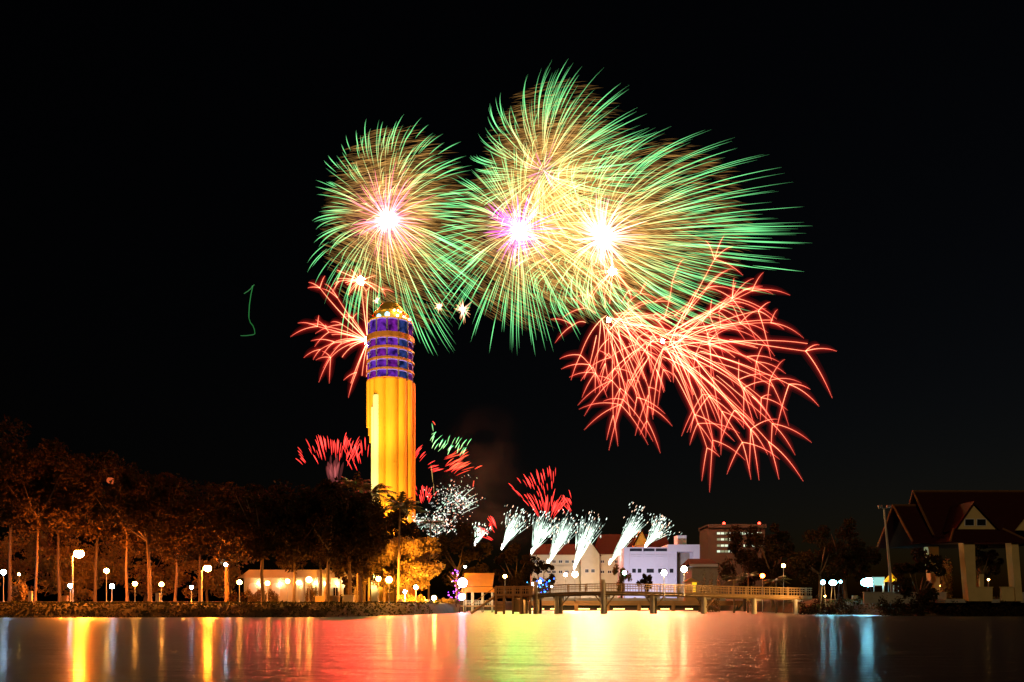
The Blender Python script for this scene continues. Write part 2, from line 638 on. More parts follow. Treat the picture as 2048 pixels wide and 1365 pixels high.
def crossette(label, cx, cy_, Y, stems, group='red branching bursts', arm=55, core=True, k=1.0, loose=False, flash=(1100, 50, 26)):
    """stems: list of (end dx, end dy, arch, arms) in pixels"""
    global rng
    rng = np.random.default_rng(int(cx * 7 + cy_))
    o = thing('firework_palm', label, 'firework', at(cx, cy_, Y), group)
    K = 9
    for (ex, ey, arch, arms) in stems:
        t0_ = rng.uniform(0.0, 0.45) if loose else 0.0
        t = np.linspace(t0_, 1, K)
        ez = rng.uniform(-0.5, 0.5) * abs(ex)
        dx = ex * (1.25 * t - 0.25 * t * t)
        dy = ey * t + arch * (t * t - t) * 4 * 0.25 * 4 / 4
        P = [to_world(dx, dy, ez * t, Y)]
        u_ = np.linspace(0, 1, K)
        jx, jy = (rng.normal() * 14, rng.normal() * 14) if loose else (0, 0)
        P[0] = to_world(dx + jx * (1 - t) ** 2, dy + jy * (1 - t) ** 2, ez * t, Y)
        R = [np.interp(t, [t0_, t0_ + 0.12, 0.8, 1], [0.12, 0.3, 0.24, 0.2]) * Y / 330]
        tt = t[:, None]
        C = [lerp((1.7, 1.15, 0.55), (1.25, 0.34, 0.16), np.clip(tt * 1.25, 0, 1))]
        base = math.atan2(ey, ex)
        a0 = rng.uniform(0, 2 * pi)
        for j in range(arms):
            a = base + (j - (arms - 1) / 2) * rng.uniform(0.5, 1.15) + rng.uniform(-0.5, 0.5)
            L = arm * rng.uniform(0.4, 1.3)
            dx2 = ex + cos(a) * L * u_
            dy2 = ey + sin(a) * L * u_ + 18 * u_ ** 2.2 * (L / 55)
            P.append(to_world(dx2, dy2, ez + rng.uniform(-20, 20) * u_, Y))
            R.append(np.interp(u_, [0, 0.2, 0.7, 1], [0.25, 0.27, 0.2, 0.04]) * Y / 330)
            C.append(lerp((1.5, 0.55, 0.26), (1.2, 0.19, 0.11), np.clip(u_[:, None] * 1.2, 0, 1)))
        w_ = rng.uniform(0.75, 1.2)
        c_ = streak_mesh('comet_trail', np.array(P), np.array(R) * 0.56, np.array(C) * k * w_, SPR, o)
        for rad_, e_ in ((0.7, 0.06), (1.3, 0.022), (2.1, 0.01)):  # nested emissive sheaths painting a red halo round each comet
            sh_ = streak_mesh('red_halo', np.array(P), np.array(R) / 0.26 * rad_, np.full((len(P), 1, 3), (e_ * 1.2, e_ * .04, e_ * .03)), SHM, c_, 8)
    if core:
        n = 36
        D = sphere_dirs(n)
        s = np.linspace(0, 1, 3)[None] * rng.uniform(5, 16, n)[:, None] * (0.35 if loose else 0.7)  # loose bursts keep a tiny added flash that colours the water
        P = to_world(D[:, 0:1] * s, D[:, 1:2] * s, D[:, 2:3] * s, Y)
        tag(streak_mesh('burst_flash', P, np.array([0.4, 0.35, 0.05])[None] * Y / 330, np.array((1, 1, 1)), emit('burst_flash_glow', flash, 6.0), o), kind='stuff')
    return o


def rand_stems(n, ang0, ang1, r0, r1, arch=40, pa=0.6, drop=0.0):
    out = []
    for i in range(n):
        a = radians(rng.uniform(ang0, ang1))
        r = rng.uniform(r0, r1)
        ex, ey = cos(a) * r, sin(a) * r
        out.append((ex, ey + drop * abs(ex), arch * rng.uniform(0.4, 1.3), int(rng.choice([0, 2, 3, 4], p=[1 - pa, pa * .3, pa * .4, pa * .3]))))
    return out


# left of the tower (angles: 0 right, 90 down, 180 left)
crossette('red branching burst spraying left from behind the purple tower crown', 736, 682, 320,
          [(-104, -33, 10, 3), (-92, 22, 30, 2), (-70, 40, 30, 4), (-88, -92, 10, 3), (-60, -84, 10, 2), (-28, -42, 10, 3), (-46, -24, 5, 2), (-38, 80, -10, 0), (-12, 70, 10, 0), (-3, 72, 0, 0), (-24, 62, 0, 2), (-62, 10, 20, 2), (-55, 0, 20, 2), (-48, 8, 16, 0), (-72, -8, 20, 2), (-40, -4, 12, 2), (-4, -100, 0, 2), (-78, -20, 20, 2), (-58, 24, 25, 0), (-66, -2, 22, 0), (-36, 12, 14, 0), (-14, -112, 0, 0)], arm=40)
crossette('small red sparkle above the left shoulder of the tower', 722, 562, 322,
          rand_stems(16, 0, 360, 18, 48, 8, 0.15), arm=20, k=1.1)
# right side
rng = np.random.default_rng(5)
R3 = rand_stems(8, 95, 165, 60, 150, 40, 0.7, 0.1) + rand_stems(14, -60, 0, 60, 200, 50, 0.7, 0.1) + rand_stems(15, -5, 60, 70, 225, 30, 0.7, 0.0) + rand_stems(3, 42, 54, 230, 270, -10, 0.8, 0.0) + rand_stems(3, 12, 30, 230, 270, 10, 0.8, 0.0) + [(210, -30, 40, 3), (215, 78, 30, 4), (130, 130, 20, 3), (70, 165, 20, 3), (75, 112, 20, 3), (130, -75, 60, 2), (95, -115, 20, 2), (122, -62, 40, 2), (110, 190, 10, 2), (170, 195, -14, 3), (190, 215, -16, 2), (60, 150, 10, 2), (-78, 115, 20, 3), (-30, 110, 30, 2), (200, -20, 45, 0), (160, 40, 20, 2), (250, 40, 30, 0), (-100, 20, 40, 2), (20, -120, 0, 2), (60, -90, 20, 0), (140, 15, 30, 0), (205, 105, 15, 0), (30, 60, 10, 0), (-45, -25, 20, 3), (175, 30, 25, 0), (110, 60, 15, 2), (195, 0, 35, 0), (100, 205, -12, 2)]
crossette('widest red branching burst, its comets falling to the lower right', 1326, 682, 325, R3, arm=66, loose=True, flash=(7000, 1300, 400))
R4 = rand_stems(24, -10, 120, 50, 150, 45, 0.65, 0.1) + rand_stems(12, 20, 75, 120, 195, 20, 0.65, 0.0) + [(-56, 70, 50, 3), (-30, 92, 30, 2), (10, 190, 10, 2), (22, 140, 10, 3), (60, 150, 20, 2), (-70, 5, 30, 2), (-48, -25, 20, 2), (80, 170, 10, 2), (45, 190, 0, 0), (60, -45, 30, 3), (95, -40, 40, 2), (85, 0, 30, 2), (-10, -60, 10, 2), (30, 60, 10, 0), (-8, 70, 20, 0), (75, 205, 0, 2), (120, 20, 40, 0), (70, 60, 10, 2), (40, -20, 10, 3), (90, 45, 20, 0)]
crossette('red and peach branching burst tangled below the brilliant white core', 1217, 640, 322, R4, arm=46, loose=True, flash=(2200, 600, 180))
crossette('white-hot red sparkle right under the largest green burst', 1226, 543, 326, rand_stems(18, 0, 360, 20, 70, 10, 0.25), arm=24, k=1.2)


def star_spark(label, px, py, Y, r, col, n=26):
    o = thing('firework_sparkle', label, 'firework', at(px, py, Y), 'small sparkles between the big bursts')
    D = sphere_dirs(n)
    s = np.linspace(0, 1, 4)[None] * rng.uniform(0.5, 1, n)[:, None] * r
    P = to_world(D[:, 0:1] * s, D[:, 1:2] * s, D[:, 2:3] * s, Y)
    C = lerp((1.6, 1.2, 0.9), col, np.linspace(0, 1, 4)[None, :, None]) * np.ones((n, 1, 1))
    streak_mesh('spark_ray', P, np.array([0.3, 0.25, 0.18, 0.04])[None] * Y / 330, C, SP, o)


star_spark('smaller of two orange sparkles beside the tower cap', 879, 613, 310, 15, (0.9, 0.25, 0.05))
star_spark('larger of two orange sparkles right of the tower cap', 926, 620, 310, 27, (0.9, 0.3, 0.05), 34)
star_spark('tiny orange sparkle just above the left edge of the tower cap', 754, 602, 310, 12, (0.9, 0.3, 0.1), 14)


def strokes(o, name, spots, Y, col, col2, width=0.3, m=None, jitter=6):
    """short bright strokes: (x, y, dx, dy) in photo pixels"""
    spots = np.array(spots, float)
    n = len(spots)
    q = np.linspace(0, 1, 5)[None]
    cx, cy_ = spots[0, 0], spots[0, 1]
    loc = o.location
    dx = spots[:, 0:1] + spots[:, 2:3] * q
    dy = spots[:, 1:2] + spots[:, 3:4] * q + 0.08 * np.abs(spots[:, 3:4]) * (q * q - q) * 4
    Yj = Y + rng.uniform(-jitter, jitter, (n, 1)) + 0 * q
    P = np.stack([(dx - 1024) * Y / F - loc[0], Yj - loc[1], CZ - (dy - HY) * Y / F - loc[2]], axis=-1)
    R = np.array([0.25, 0.9, 1, 0.8, 0.1])[None] * width * rng.uniform(0.7, 1.25, (n, 1))
    C = lerp(col, col2, q[..., None]) * rng.uniform(0.6, 1.25, (n, 1, 1))
    split_parts(name, P, R * 0.72, C, m or SPR, o)


def fan(x, y, n, a0, a1, r0, r1, L0, L1, sway=0.0):
    out = []
    for i in range(n):
        a = radians(rng.uniform(a0, a1))
        r = r0 + (r1 - r0) * sqrt(rng.uniform(0, 1))
        L = rng.uniform(L0, L1)
        ux, uy = cos(a) + sway, -sin(a)
        out.append((x + cos(a) * r, y - sin(a) * r, ux * L, uy * L))
    return out


RED, RED2 = (1.5, 0.075, 0.055), (0.9, 0.03, 0.025)
# red mines low on both sides of the tower
o = thing('firework_mine', 'red mine of upright strokes over the dark trees left of the tower', 'firework', at(665, 960, 285), 'low red mines')
strokes(o, 'red_stroke', fan(668, 990, 58, 62, 120, 55, 100, 15, 32) + fan(668, 985, 6, 122, 140, 85, 95, 14, 22), 285, RED2, RED, 0.26)
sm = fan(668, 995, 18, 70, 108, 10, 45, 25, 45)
strokes(o, 'painted_smoke_glow', sm, 286, (0.05, 0.012, 0.012), (0.09, 0.016, 0.015), 0.9)  # dim emission standing in for smoke lit by the mine
o = thing('firework_mine', 'red mine half hidden behind the left edge of the tower shaft', 'firework', at(735, 940, 290), 'low red mines')
strokes(o, 'red_stroke', fan(735, 990, 44, 55, 120, 45, 90, 14, 28) + fan(800, 960, 12, 10, 60, 34, 70, 14, 26), 290, RED2, RED, 0.26)
o = thing('firework_mine', 'green and red mine leaning right just past the tower shaft', 'firework', at(890, 900, 290), 'low red mines')
strokes(o, 'green_stroke', [(rng.uniform(868, 926), rng.uniform(872, 902), 0, 0) for _ in range(0)] + [(860 + i * 2.4 + rng.uniform(-5, 5), 892 + i * 0.35 + rng.uniform(-12, 12), rng.uniform(5, 13), -rng.uniform(9, 20)) for i in range(30)] + [(868, 866, -3, -16), (866, 876, 10, -5)], 290, (0.6, 0.95, 0.35), (0.15, 1.0, 0.35), 0.22)
strokes(o, 'red_stroke', [(888 + rng.uniform(0, 36), 948 - rng.uniform(0, 34), rng.uniform(16, 30), -rng.uniform(6, 17)) for i in range(34)] + [(950, 940, 15, -7), (946, 975, 2, -14), (868, 850, 6, 8)], 290, RED2, (1.3, 0.16, 0.06), 0.24)
o = thing('firework_mine', 'small red mine low beside the right foot of the tower', 'firework', at(852, 1000, 280), 'low red mines')
strokes(o, 'red_stroke', fan(850, 1022, 30, 60, 125, 12, 40, 8, 18), 280, RED2, RED, 0.22)
o = thing('firework_mine', 'tallest red mine fanned above the white fountains', 'firework', at(1088, 1045, 262), 'low red mines')
strokes(o, 'red_stroke', fan(1098, 1060, 40, 82, 132, 40, 110, 12, 26, -0.1) + fan(1092, 1056, 34, 50, 125, 14, 46, 20, 36) + [(rng.uniform(1124, 1146), rng.uniform(1000, 1030), rng.uniform(-9, -3), -rng.uniform(9, 18)) for i in range(18)], 262, RED2, RED, 0.23)
o = thing('firework_mine', 'small red mine leaning left between two white sparkle clouds', 'firework', at(985, 1070, 262), 'low red mines')
strokes(o, 'red_stroke', fan(1010, 1092, 22, 112, 160, 18, 50, 14, 24), 262, RED2, RED, 0.24)
o = tag(thing('firework_tail', 'thin yellow rising tail between the tower and the green strokes', 'firework', at(862, 990, 285)))
strokes(o, 'rising_trail', [(866, 990, -1, -28), (865, 964, -4, -36)], 285, (0.5, 0.3, 0.08), (0.5, 0.32, 0.1), 0.12)


# white fountains behind the lake
JET = emit('jet_flash_glow', (1.0, 0.95, 0.85), 14)


def fountain(label, bx, by, tx, ty, spread, Y, n=150, dots=90, start=0.0):
    n = int(n * 0.8)
    spread = spread * rng.uniform(0.85, 1.3)
    o = thing('firework_fountain', label, 'firework', at(bx, by, Y), 'white spark fountains in a row behind the bridge')
    L = math.hypot(tx - bx, ty - by)
    ux, uy = (tx - bx) / L, (ty - by) / L
    wx, wy = -uy, ux
    s = rng.uniform(start, 0.72, n) ** 0.9
    ln = rng.uniform(0.18, 0.4, n)
    side = np.clip(rng.normal(0, 0.5, n), -1.15, 1.15)
    q = np.linspace(0, 1, 5)[None]
    sv = s[:, None] + ln[:, None] * q
    off = side[:, None] * spread * (0.05 + 0.95 * sv ** 1.3) * 0.85
    dx = ux * L * sv + wx * off
    dy = uy * L * sv + wy * off + 3 * sv ** 3 * np.abs(side[:, None])
    P = to_world(dx, dy, rng.uniform(-8, 8, (n, 1)) * sv, Y)
    R = np.array([0.4, 1, 1, 0.7, 0.1])[None] * rng.uniform(0.035, 0.09, (n, 1))
    C = np.array([0.72, 0.95, 0.78]) * rng.uniform(0.2, 1.0, (n, 1, 1)) * (1.4 - 1.05 * sv[..., None]).clip(0.1)
    tag(streak_mesh('spark_trail', P, R, C, SPF, o), kind='stuff')
    nf = 14
    D = sphere_dirs(nf)
    D[:, 1] = -np.abs(D[:, 1])
    q3 = np.linspace(0, 1, 3)[None]
    P = to_world(D[:, 0:1] * 3 * q3 + ux * 8 * q3, D[:, 1:2] * 3 * q3 + uy * 12 * q3, D[:, 2:3] * 2 * q3, Y)
    tag(streak_mesh('jet_flash', P, np.array([0.12, 0.2, 0.03])[None], np.array((1, 1, 1)), JET, o), kind='stuff')
    s = rng.uniform(0.5, 1.16, dots)
    side = np.clip(rng.normal(0, 0.6, dots), -1.5, 1.5)
    off = side * spread * (0.05 + 0.95 * s) * 0.85
    q = np.linspace(-1, 1, 3)[None]
    dl = rng.uniform(0.8, 3.2, dots)[:, None]
    dx = (ux * L * s + wx * off)[:, None] + ux * q * dl
    dy = (uy * L * s + wy * off + 3 * s ** 3 * np.abs(side))[:, None] + uy * q * dl
    P = to_world(dx, dy, np.zeros_like(dx), Y)
    R = np.array([0.35, 1, 0.35])[None] * rng.uniform(0.06, 0.16, (dots, 1))
    tint = np.where(rng.uniform(0, 1, (dots, 1, 1)) < 0.25, np.array([1.0, 0.62, 0.42]), np.array([0.8, 1.0, 0.86]))
    tag(streak_mesh('spark_dot', P, R, tint * rng.uniform(0.25, 1.0, (dots, 1, 1)), SPF, o), kind='stuff')


fountain('leftmost white spark fountain of the row, rising over a dark tree', 1003, 1100, 1040, 1030, 26, 240)
fountain('white spark fountain glowing pink under the tallest red mine', 1062, 1110, 1096, 1038, 30, 240, 190, 120)
fountain('slim white spark fountain right of the pink-lit one', 1094, 1132, 1140, 1040, 24, 240, 170)
fountain('tall white spark fountain rising from the brightest lamp on the bridge', 1148, 1140, 1182, 1040, 27, 240, 190)
fountain('tallest white spark fountain, before the dark red roof', 1218, 1130, 1282, 1032, 24, 240, 190)
fountain('white spark fountain spraying up from behind the white flat-roofed building', 1290, 1096, 1328, 1044, 30, 246, 130, 110)
fountain('small dense white spark fountain on top of the dark treetop near the purple lights', 950, 1092, 962, 1052, 22, 240, 140, 50)


def crackle(label, spots, Y, n, rays):
    o = thing('firework_crackle', label, 'firework', at(spots[0][0], spots[0][1], Y))
    per = n // len(spots)
    allp = []
    for (x, y, sx, sy) in spots:
        for _ in range(per):
            a = rng.uniform(0, 2 * pi)
            L = rng.uniform(1, 4.5)
            allp.append((x + rng.normal() * sx, y + rng.normal() * sy, cos(a) * L, sin(a) * L))
    loc = o.location
    sp = np.array(allp)
    q = np.linspace(0, 1, 3)[None]
    dx = sp[:, 0:1] + sp[:, 2:3] * q
    dy = sp[:, 1:2] + sp[:, 3:4] * q
    Yj = Y + rng.uniform(-10, 10, (len(sp), 1)) + 0 * q
    P = np.stack([(dx - 1024) * Y / F - loc[0], Yj - loc[1], CZ - (dy - HY) * Y / F - loc[2]], axis=-1)
    R = np.array([0.35, 1, 0.3])[None] * rng.uniform(0.08, 0.24, (len(sp), 1))
    u = rng.uniform(0, 1, (len(sp), 1, 1))
    tint = np.where(u < 0.22, np.array([1.0, 0.42, 0.26]), np.where(u < 0.6, np.array([0.6, 0.85, 0.66]), np.array([0.85, 0.85, 0.78])))
    tag(streak_mesh('crackle_spark', P, R, tint * rng.uniform(0.08, 0.7, (len(sp), 1, 1)), SPF, o), kind='stuff')
    strokes(o, 'crackle_ray', rays, Y, (0.5, 0.55, 0.45), (0.75, 0.95, 0.75), 0.16)


crackle('cloud of white crackling sparks beside the lit tree right of the tower',
        [(880, 1030, 14, 18), (900, 1005, 20, 16), (918, 990, 16, 13), (872, 1060, 10, 14), (858, 1048, 18, 6), (895, 1040, 12, 16), (925, 1005, 14, 10), (842, 1042, 12, 4)], 255, 900,
        [(902, 1000, 5, -22), (915, 1000, 32, -30), (920, 1010, 36, -22), (925, 1018, 32, -16), (922, 1030, 34, -16), (885, 1000, 10, -16), (910, 1008, 26, -26), (918, 1020, 24, -14)])
o = thing('light_trail', 'faint green light trail shaped like a tall hook in the black sky', 'light trail', at(500, 620, 300))
kk = np.array([[(488, 588), (496, 583), (502, 578), (505, 573), (509, 570)], [(506, 572), (502, 590), (499, 610), (498, 628), (498, 637)], [(498, 637), (501, 646), (506, 652), (509, 660), (510, 668)], [(510, 668), (507, 670), (500, 671), (492, 672), (481, 672)]], float)
P = np.stack([(kk[..., 0] - 500) * 300 / F, 0 * kk[..., 0], -(kk[..., 1] - 620) * 300 / F], axis=-1)
streak_mesh('green_trail', P, np.array([0.16, 0.2, 0.2, 0.2, 0.16])[None], np.array([[[0.03, 0.14, 0.04]], [[0.02, 0.16, 0.035]], [[0.015, 0.12, 0.025]], [[0.02, 0.11, 0.03]]]), SP, o)

# ------------------------------------------------------------------ the tower
TY = 263.0
TX = (781 - 1024) * TY / F
pk = TY / F


def tz(py):
    return CZ - (py - HY) * pk


gt = gz(TX, TY)
tw = thing('tower', 'tall floodlit yellow tower of bundled tubes with purple glass floors and a gold cap', 'tower', (TX, TY, gt))
R0 = 46 * pk


def tube_part(px, half_px, y_top, y_bot, depth, m, name='tube'):
    """one vertical tube of the bundle; px at its axis, half width in pixels"""
    b = MB()
    r = half_px * pk
    x = (px - 781) * pk
    z0, z1 = tz(y_bot) - gt, tz(y_top) - gt
    b.lathe([(r, z0), (r, z0 + 0.3), (r, z1 - 0.5), (r * 0.96, z1 - 0.15), (r * 0.85, z1)], (x, depth, 0), 28)
    return b.build(name, m, tw, smooth=False)


yb = HY + (CZ - gt) / pk   # row of the ground line at the tower
core = MB()
core.lathe([(R0 * 0.72, 0), (R0 * 0.72, tz(766) - gt)], (0, 0, 0), 40)
core.build('core', M['towergold'], tw)
ring = [(-37, 9, -11, 858), (-29, 9, -22, 890), (-14, 14, -30, yb), (8, 14, -31, yb), (26, 10, -26, yb), (37, 8.5, -14, yb), (40, 9, 6, yb), (33, 13, 22, yb), (10, 16, 30, yb), (-16, 16, 28, yb), (-35, 11, 8, 870)]
for (dx, hw, dep, ybot) in ring:
    tube_part(781 + dx, hw, 766, ybot, dep * pk, M['towergold'])
tube_part(760.5, 8.0, 800, yb, -37 * pk, M['towerpale'], 'front_tube')
tube_part(752.5, 4.5, 822, yb, -31 * pk, M['towerpale'], 'front_tube')
# floors
levels = [(766, 751), (747, 731), (726, 709.5), (704.5, 689), (677.5, 651.5)]
purple = [((0.26, 0.03, 0.75), 0.6), ((0.33, 0.02, 0.6), 0.55), ((0.2, 0.035, 0.8), 0.6), ((0.05, 0.07, 0.42), 0.5), ((0.3, 0.03, 0.42), 0.4)]
GLM = []
for i, (c, s) in enumerate(purple):
    m = emit('lit_purple_glass', c, s)
    n = m.node_tree.nodes
    l = m.node_tree.links
    tc = n.new('ShaderNodeTexCoord')
    nz = n.new('ShaderNodeTexNoise')
    nz.inputs['Scale'].default_value = 0.55
    nz.inputs['Detail'].default_value = 4
    l.new(tc.outputs['Object'], nz.inputs['Vector'])
    rmp = n.new('ShaderNodeValToRGB')
    rmp.color_ramp.elements[0].position = 0.36
    rmp.color_ramp.elements[0].color = (c[0] * 0.12, c[1] * 0.2, c[2] * 0.14, 1)
    rmp.color_ramp.elements[1].position = 0.66
    rmp.color_ramp.elements[1].color = (c[0] * 1.2, c[1] * 1.5, c[2] * 1.1, 1)
    l.new(nz.outputs['Fac'], rmp.inputs[0])
    l.new(rmp.outputs[0], n['Emission'].inputs[0])
    GLM.append(m)
LIT = emit('ceiling_strip_glow', (0.62, 0.36, 1.0), 0.9)
NB = 12
for li, (y0, y1) in enumerate(levels):
    z0, z1 = tz(y0) - gt, tz(y1) - gt
    slab = MB()
    rs = 47.0 * pk
    ztop = z0
    zbot = tz(levels[li - 1][1]) - gt if li else tz(766) - gt - 0.2
    # scalloped slab under each row of bays
    slab.lathe([(rs * 0.9, zbot + 0.0), (rs * 0.985, zbot + 0.12), (rs * 0.985, ztop - 0.12), (rs * 0.93, ztop)], (0, 0, 0), 96, lambda a: 1 + 0.035 * abs(cos(a * NB / 2)))
    slab.build('floor_slab', M['bandgold'], tw)
    for k in range(NB):
        a0 = 2 * pi * k / NB + pi / NB - pi / 2
        half = pi / NB * 0.86
        bay = MB()
        mm = 7
        vs = []
        for j in range(mm):
            t = -1 + 2 * j / (mm - 1)
            a = a0 + t * half
            r = R0 * (0.925 + 0.06 * (1 - t * t))
            vs += [(r * cos(a), r * sin(a), z0), (r * cos(a), r * sin(a), z1 - 0.35)]
        bay.add(vs, [(2 * j, 2 * j + 2, 2 * j + 3, 2 * j + 1) for j in range(mm - 1)])
        # back wall so the bay is a closed box
        n0 = len(bay.v)
        bay.add([(R0 * .8 * cos(a0 - half), R0 * .8 * sin(a0 - half), z0), (R0 * .8 * cos(a0 + half), R0 * .8 * sin(a0 + half), z0), (R0 * .8 * cos(a0 + half), R0 * .8 * sin(a0 + half), z1 - .35), (R0 * .8 * cos(a0 - half), R0 * .8 * sin(a0 - half), z1 - .35)], [(0, 1, 2, 3)])
        fr = -sin(a0)
        side = cos(a0)
        gi = 4 if side > 0.72 else (3 if side > 0.35 else (k + li) % 3)
        w = bay.build('glass_bay', GLM[gi], tw)
        st = MB()
        vs = []
        for j in range(mm):
            t = -1 + 2 * j / (mm - 1)
            a = a0 + t * half
            r = R0 * (0.93 + 0.06 * (1 - t * t))
            vs += [(r * cos(a), r * sin(a), z1 - 0.33), (r * cos(a), r * sin(a), z1 - 0.1)]
        st.add(vs, [(2 * j, 2 * j + 2, 2 * j + 3, 2 * j + 1) for j in range(mm - 1)])
        st.build('light_strip', LIT, w)
mull = MB()
for k in range(NB):
    a = 2 * pi * k / NB - pi / 2
    mull.tube([(R0 * .93 * cos(a), R0 * .93 * sin(a), tz(768) - gt), (R0 * .93 * cos(a), R0 * .93 * sin(a), tz(650) - gt)], 0.28, 6)
mull.build('mullion', M['metal'], tw)
neck = MB()
neck.lathe([(R0 * 0.98, tz(651) - gt), (R0 * 0.98, tz(649) - gt), (R0 * 0.8, tz(648) - gt), (R0 * 0.72, tz(633) - gt)], (0, 0, 0), 48)
neck.build('neck', M['goldcap'], tw)
cap = MB()
cap.lathe([(35 * pk, tz(633) - gt), (33 * pk, tz(630) - gt), (26 * pk, tz(624) - gt), (21 * pk, tz(616) - gt), (16 * pk, tz(610.5) - gt), (8 * pk, tz(608.5) - gt), (0.1, tz(608) - gt)], (0, 0, 0), 48, lambda a: 1 + 0.05 * abs(cos(a * 4)))
cap.build('gold_cap', M['goldcap'], tw)
CYAN = emit('cyan_floodlight', (0.3, 0.8, 1.0), 3.2)
WARMS = emit('warm_bulb', (1.0, 0.6, 0.25), 55)
PINKS = emit('pink_bulb', (1.0, 0.45, 0.5), 10)
for (px, py, r, m) in ((764, 646, 0.75, CYAN), (781, 644, 0.85, CYAN), (800, 644.5, 0.45, CYAN), (811, 643.5, 0.35, CYAN), (820, 642, 0.45, PINKS), (794, 635, 0.28, WARMS), (801, 634, 0.25, WARMS), (806, 636, 0.25, WARMS)):
    b = MB()
    x = (px - 781) * pk
    y = -sqrt(max((R0 * 0.86) ** 2 - x * x, 1))
    b.ball((x, y, tz(py) - gt), r, 10, 6)
    b.build('crown_light', m, tw)
# floodlights at the foot of the tower
def floodlight(label, loc, target, energy, col, size=radians(40), blend=0.6):
    o = thing('floodlight', label, 'floodlight', loc, 'floodlights on the ground')
    b = MB()
    b.box((0, 0, 0.35), (0.7, 0.5, 0.5))
    b.tube([(0, 0, -0.2), (0, 0, 0.15)], 0.06)
    b.build('housing', M['metal'], o)
    d = bpy.data.lights.new('flood_beam', 'SPOT')
    d.energy = energy
    d.color = col
    d.spot_size = size
    d.spot_blend = blend
    d.shadow_soft_size = 0.3
    lo = bpy.data.objects.new('flood_beam', d)
    COL.objects.link(lo)
    lo.parent = o
    lo.location = (0, 0, 0.95)
    from mathutils import Vector
    v = Vector(target) - Vector(loc) - Vector((0, 0, 0.95))
    lo.rotation_euler = v.to_track_quat('-Z', 'Y').to_euler()
    return o


YEL = (1.0, 0.74, 0.34)
floodlight('ground floodlight aimed up the front of the yellow tower', (TX - 6, TY - 34, gz(TX, TY)), (TX, TY, 45), 310000, YEL, radians(95))
floodlight('ground floodlight left of the yellow tower foot', (TX - 28, TY - 22, gz(TX, TY)), (TX - 2, TY, 40), 170000, YEL, radians(95))
floodlight('far ground floodlight aimed at the purple floors and gold cap of the tower', (TX - 16, TY - 85, gz(TX, TY - 85)), (TX, TY, 94), 800000, YEL, radians(34))
floodlight('ground floodlight right of the yellow tower foot', (TX + 30, TY - 16, gz(TX, TY)), (TX, TY, 45), 60000, (1.0, 0.5, 0.12), radians(95))

# ------------------------------------------------------------------ trees
def crown_mesh(name, m, n_leaf, n_clump, leaf=0.34, flat=0.8, seed=0):
    """leaf faces in clumps through a unit crown: radius 1 in x and y, z from 0 to 1"""
    r = np.random.default_rng(seed)
    cl = []
    while len(cl) < n_clump:
        p = r.uniform(-1, 1, 3)
        q = np.linalg.norm(p)
        if 0.35 < q < 0.95:
            cl.append(p * np.array([1, 1, flat]))
    cl = np.array(cl)
    sz = r.uniform(0.13, 0.3, n_clump)
    ci = r.integers(0, n_clump, n_leaf)
    off = r.normal(size=(n_leaf, 3))
    off /= np.linalg.norm(off, axis=1, keepdims=True)
    off *= (r.uniform(0, 1, (n_leaf, 1)) ** 0.4)
    c = cl[ci] + off * sz[ci][:, None] * np.array([1.1, 1.1, 0.75])
    return c, r


def leaf_obj(name, centers, r, m, size, parent):
    n = len(centers)
    u = r.normal(size=(n, 3))
    u /= np.linalg.norm(u, axis=1, keepdims=True)
    w = np.cross(u, r.normal(size=(n, 3)))
    w /= np.linalg.norm(w, axis=1, keepdims=True)
    s = size * r.uniform(0.6, 1.3, (n, 1))
    a = centers - u * s
    b = centers + w * s * 0.45
    c = centers + u * s
    d = centers - w * s * 0.45
    V = np.stack([a, b, c, d], axis=1).reshape(-1, 3)
    Fc = np.arange(4 * n, dtype=np.int32)
    me = bpy.data.meshes.new(name)
    me.vertices.add(4 * n)
    me.vertices.foreach_set('co', V.ravel().astype(np.float32))
    me.loops.add(4 * n)
    me.loops.foreach_set('vertex_index', Fc)
    me.polygons.add(n)
    me.polygons.foreach_set('loop_start', np.arange(0, 4 * n, 4, dtype=np.int32))
    me.update(calc_edges=True)
    me.materials.append(m)
    o = bpy.data.objects.new(name, me)
    COL.objects.link(o)
    o.parent = parent
    return o


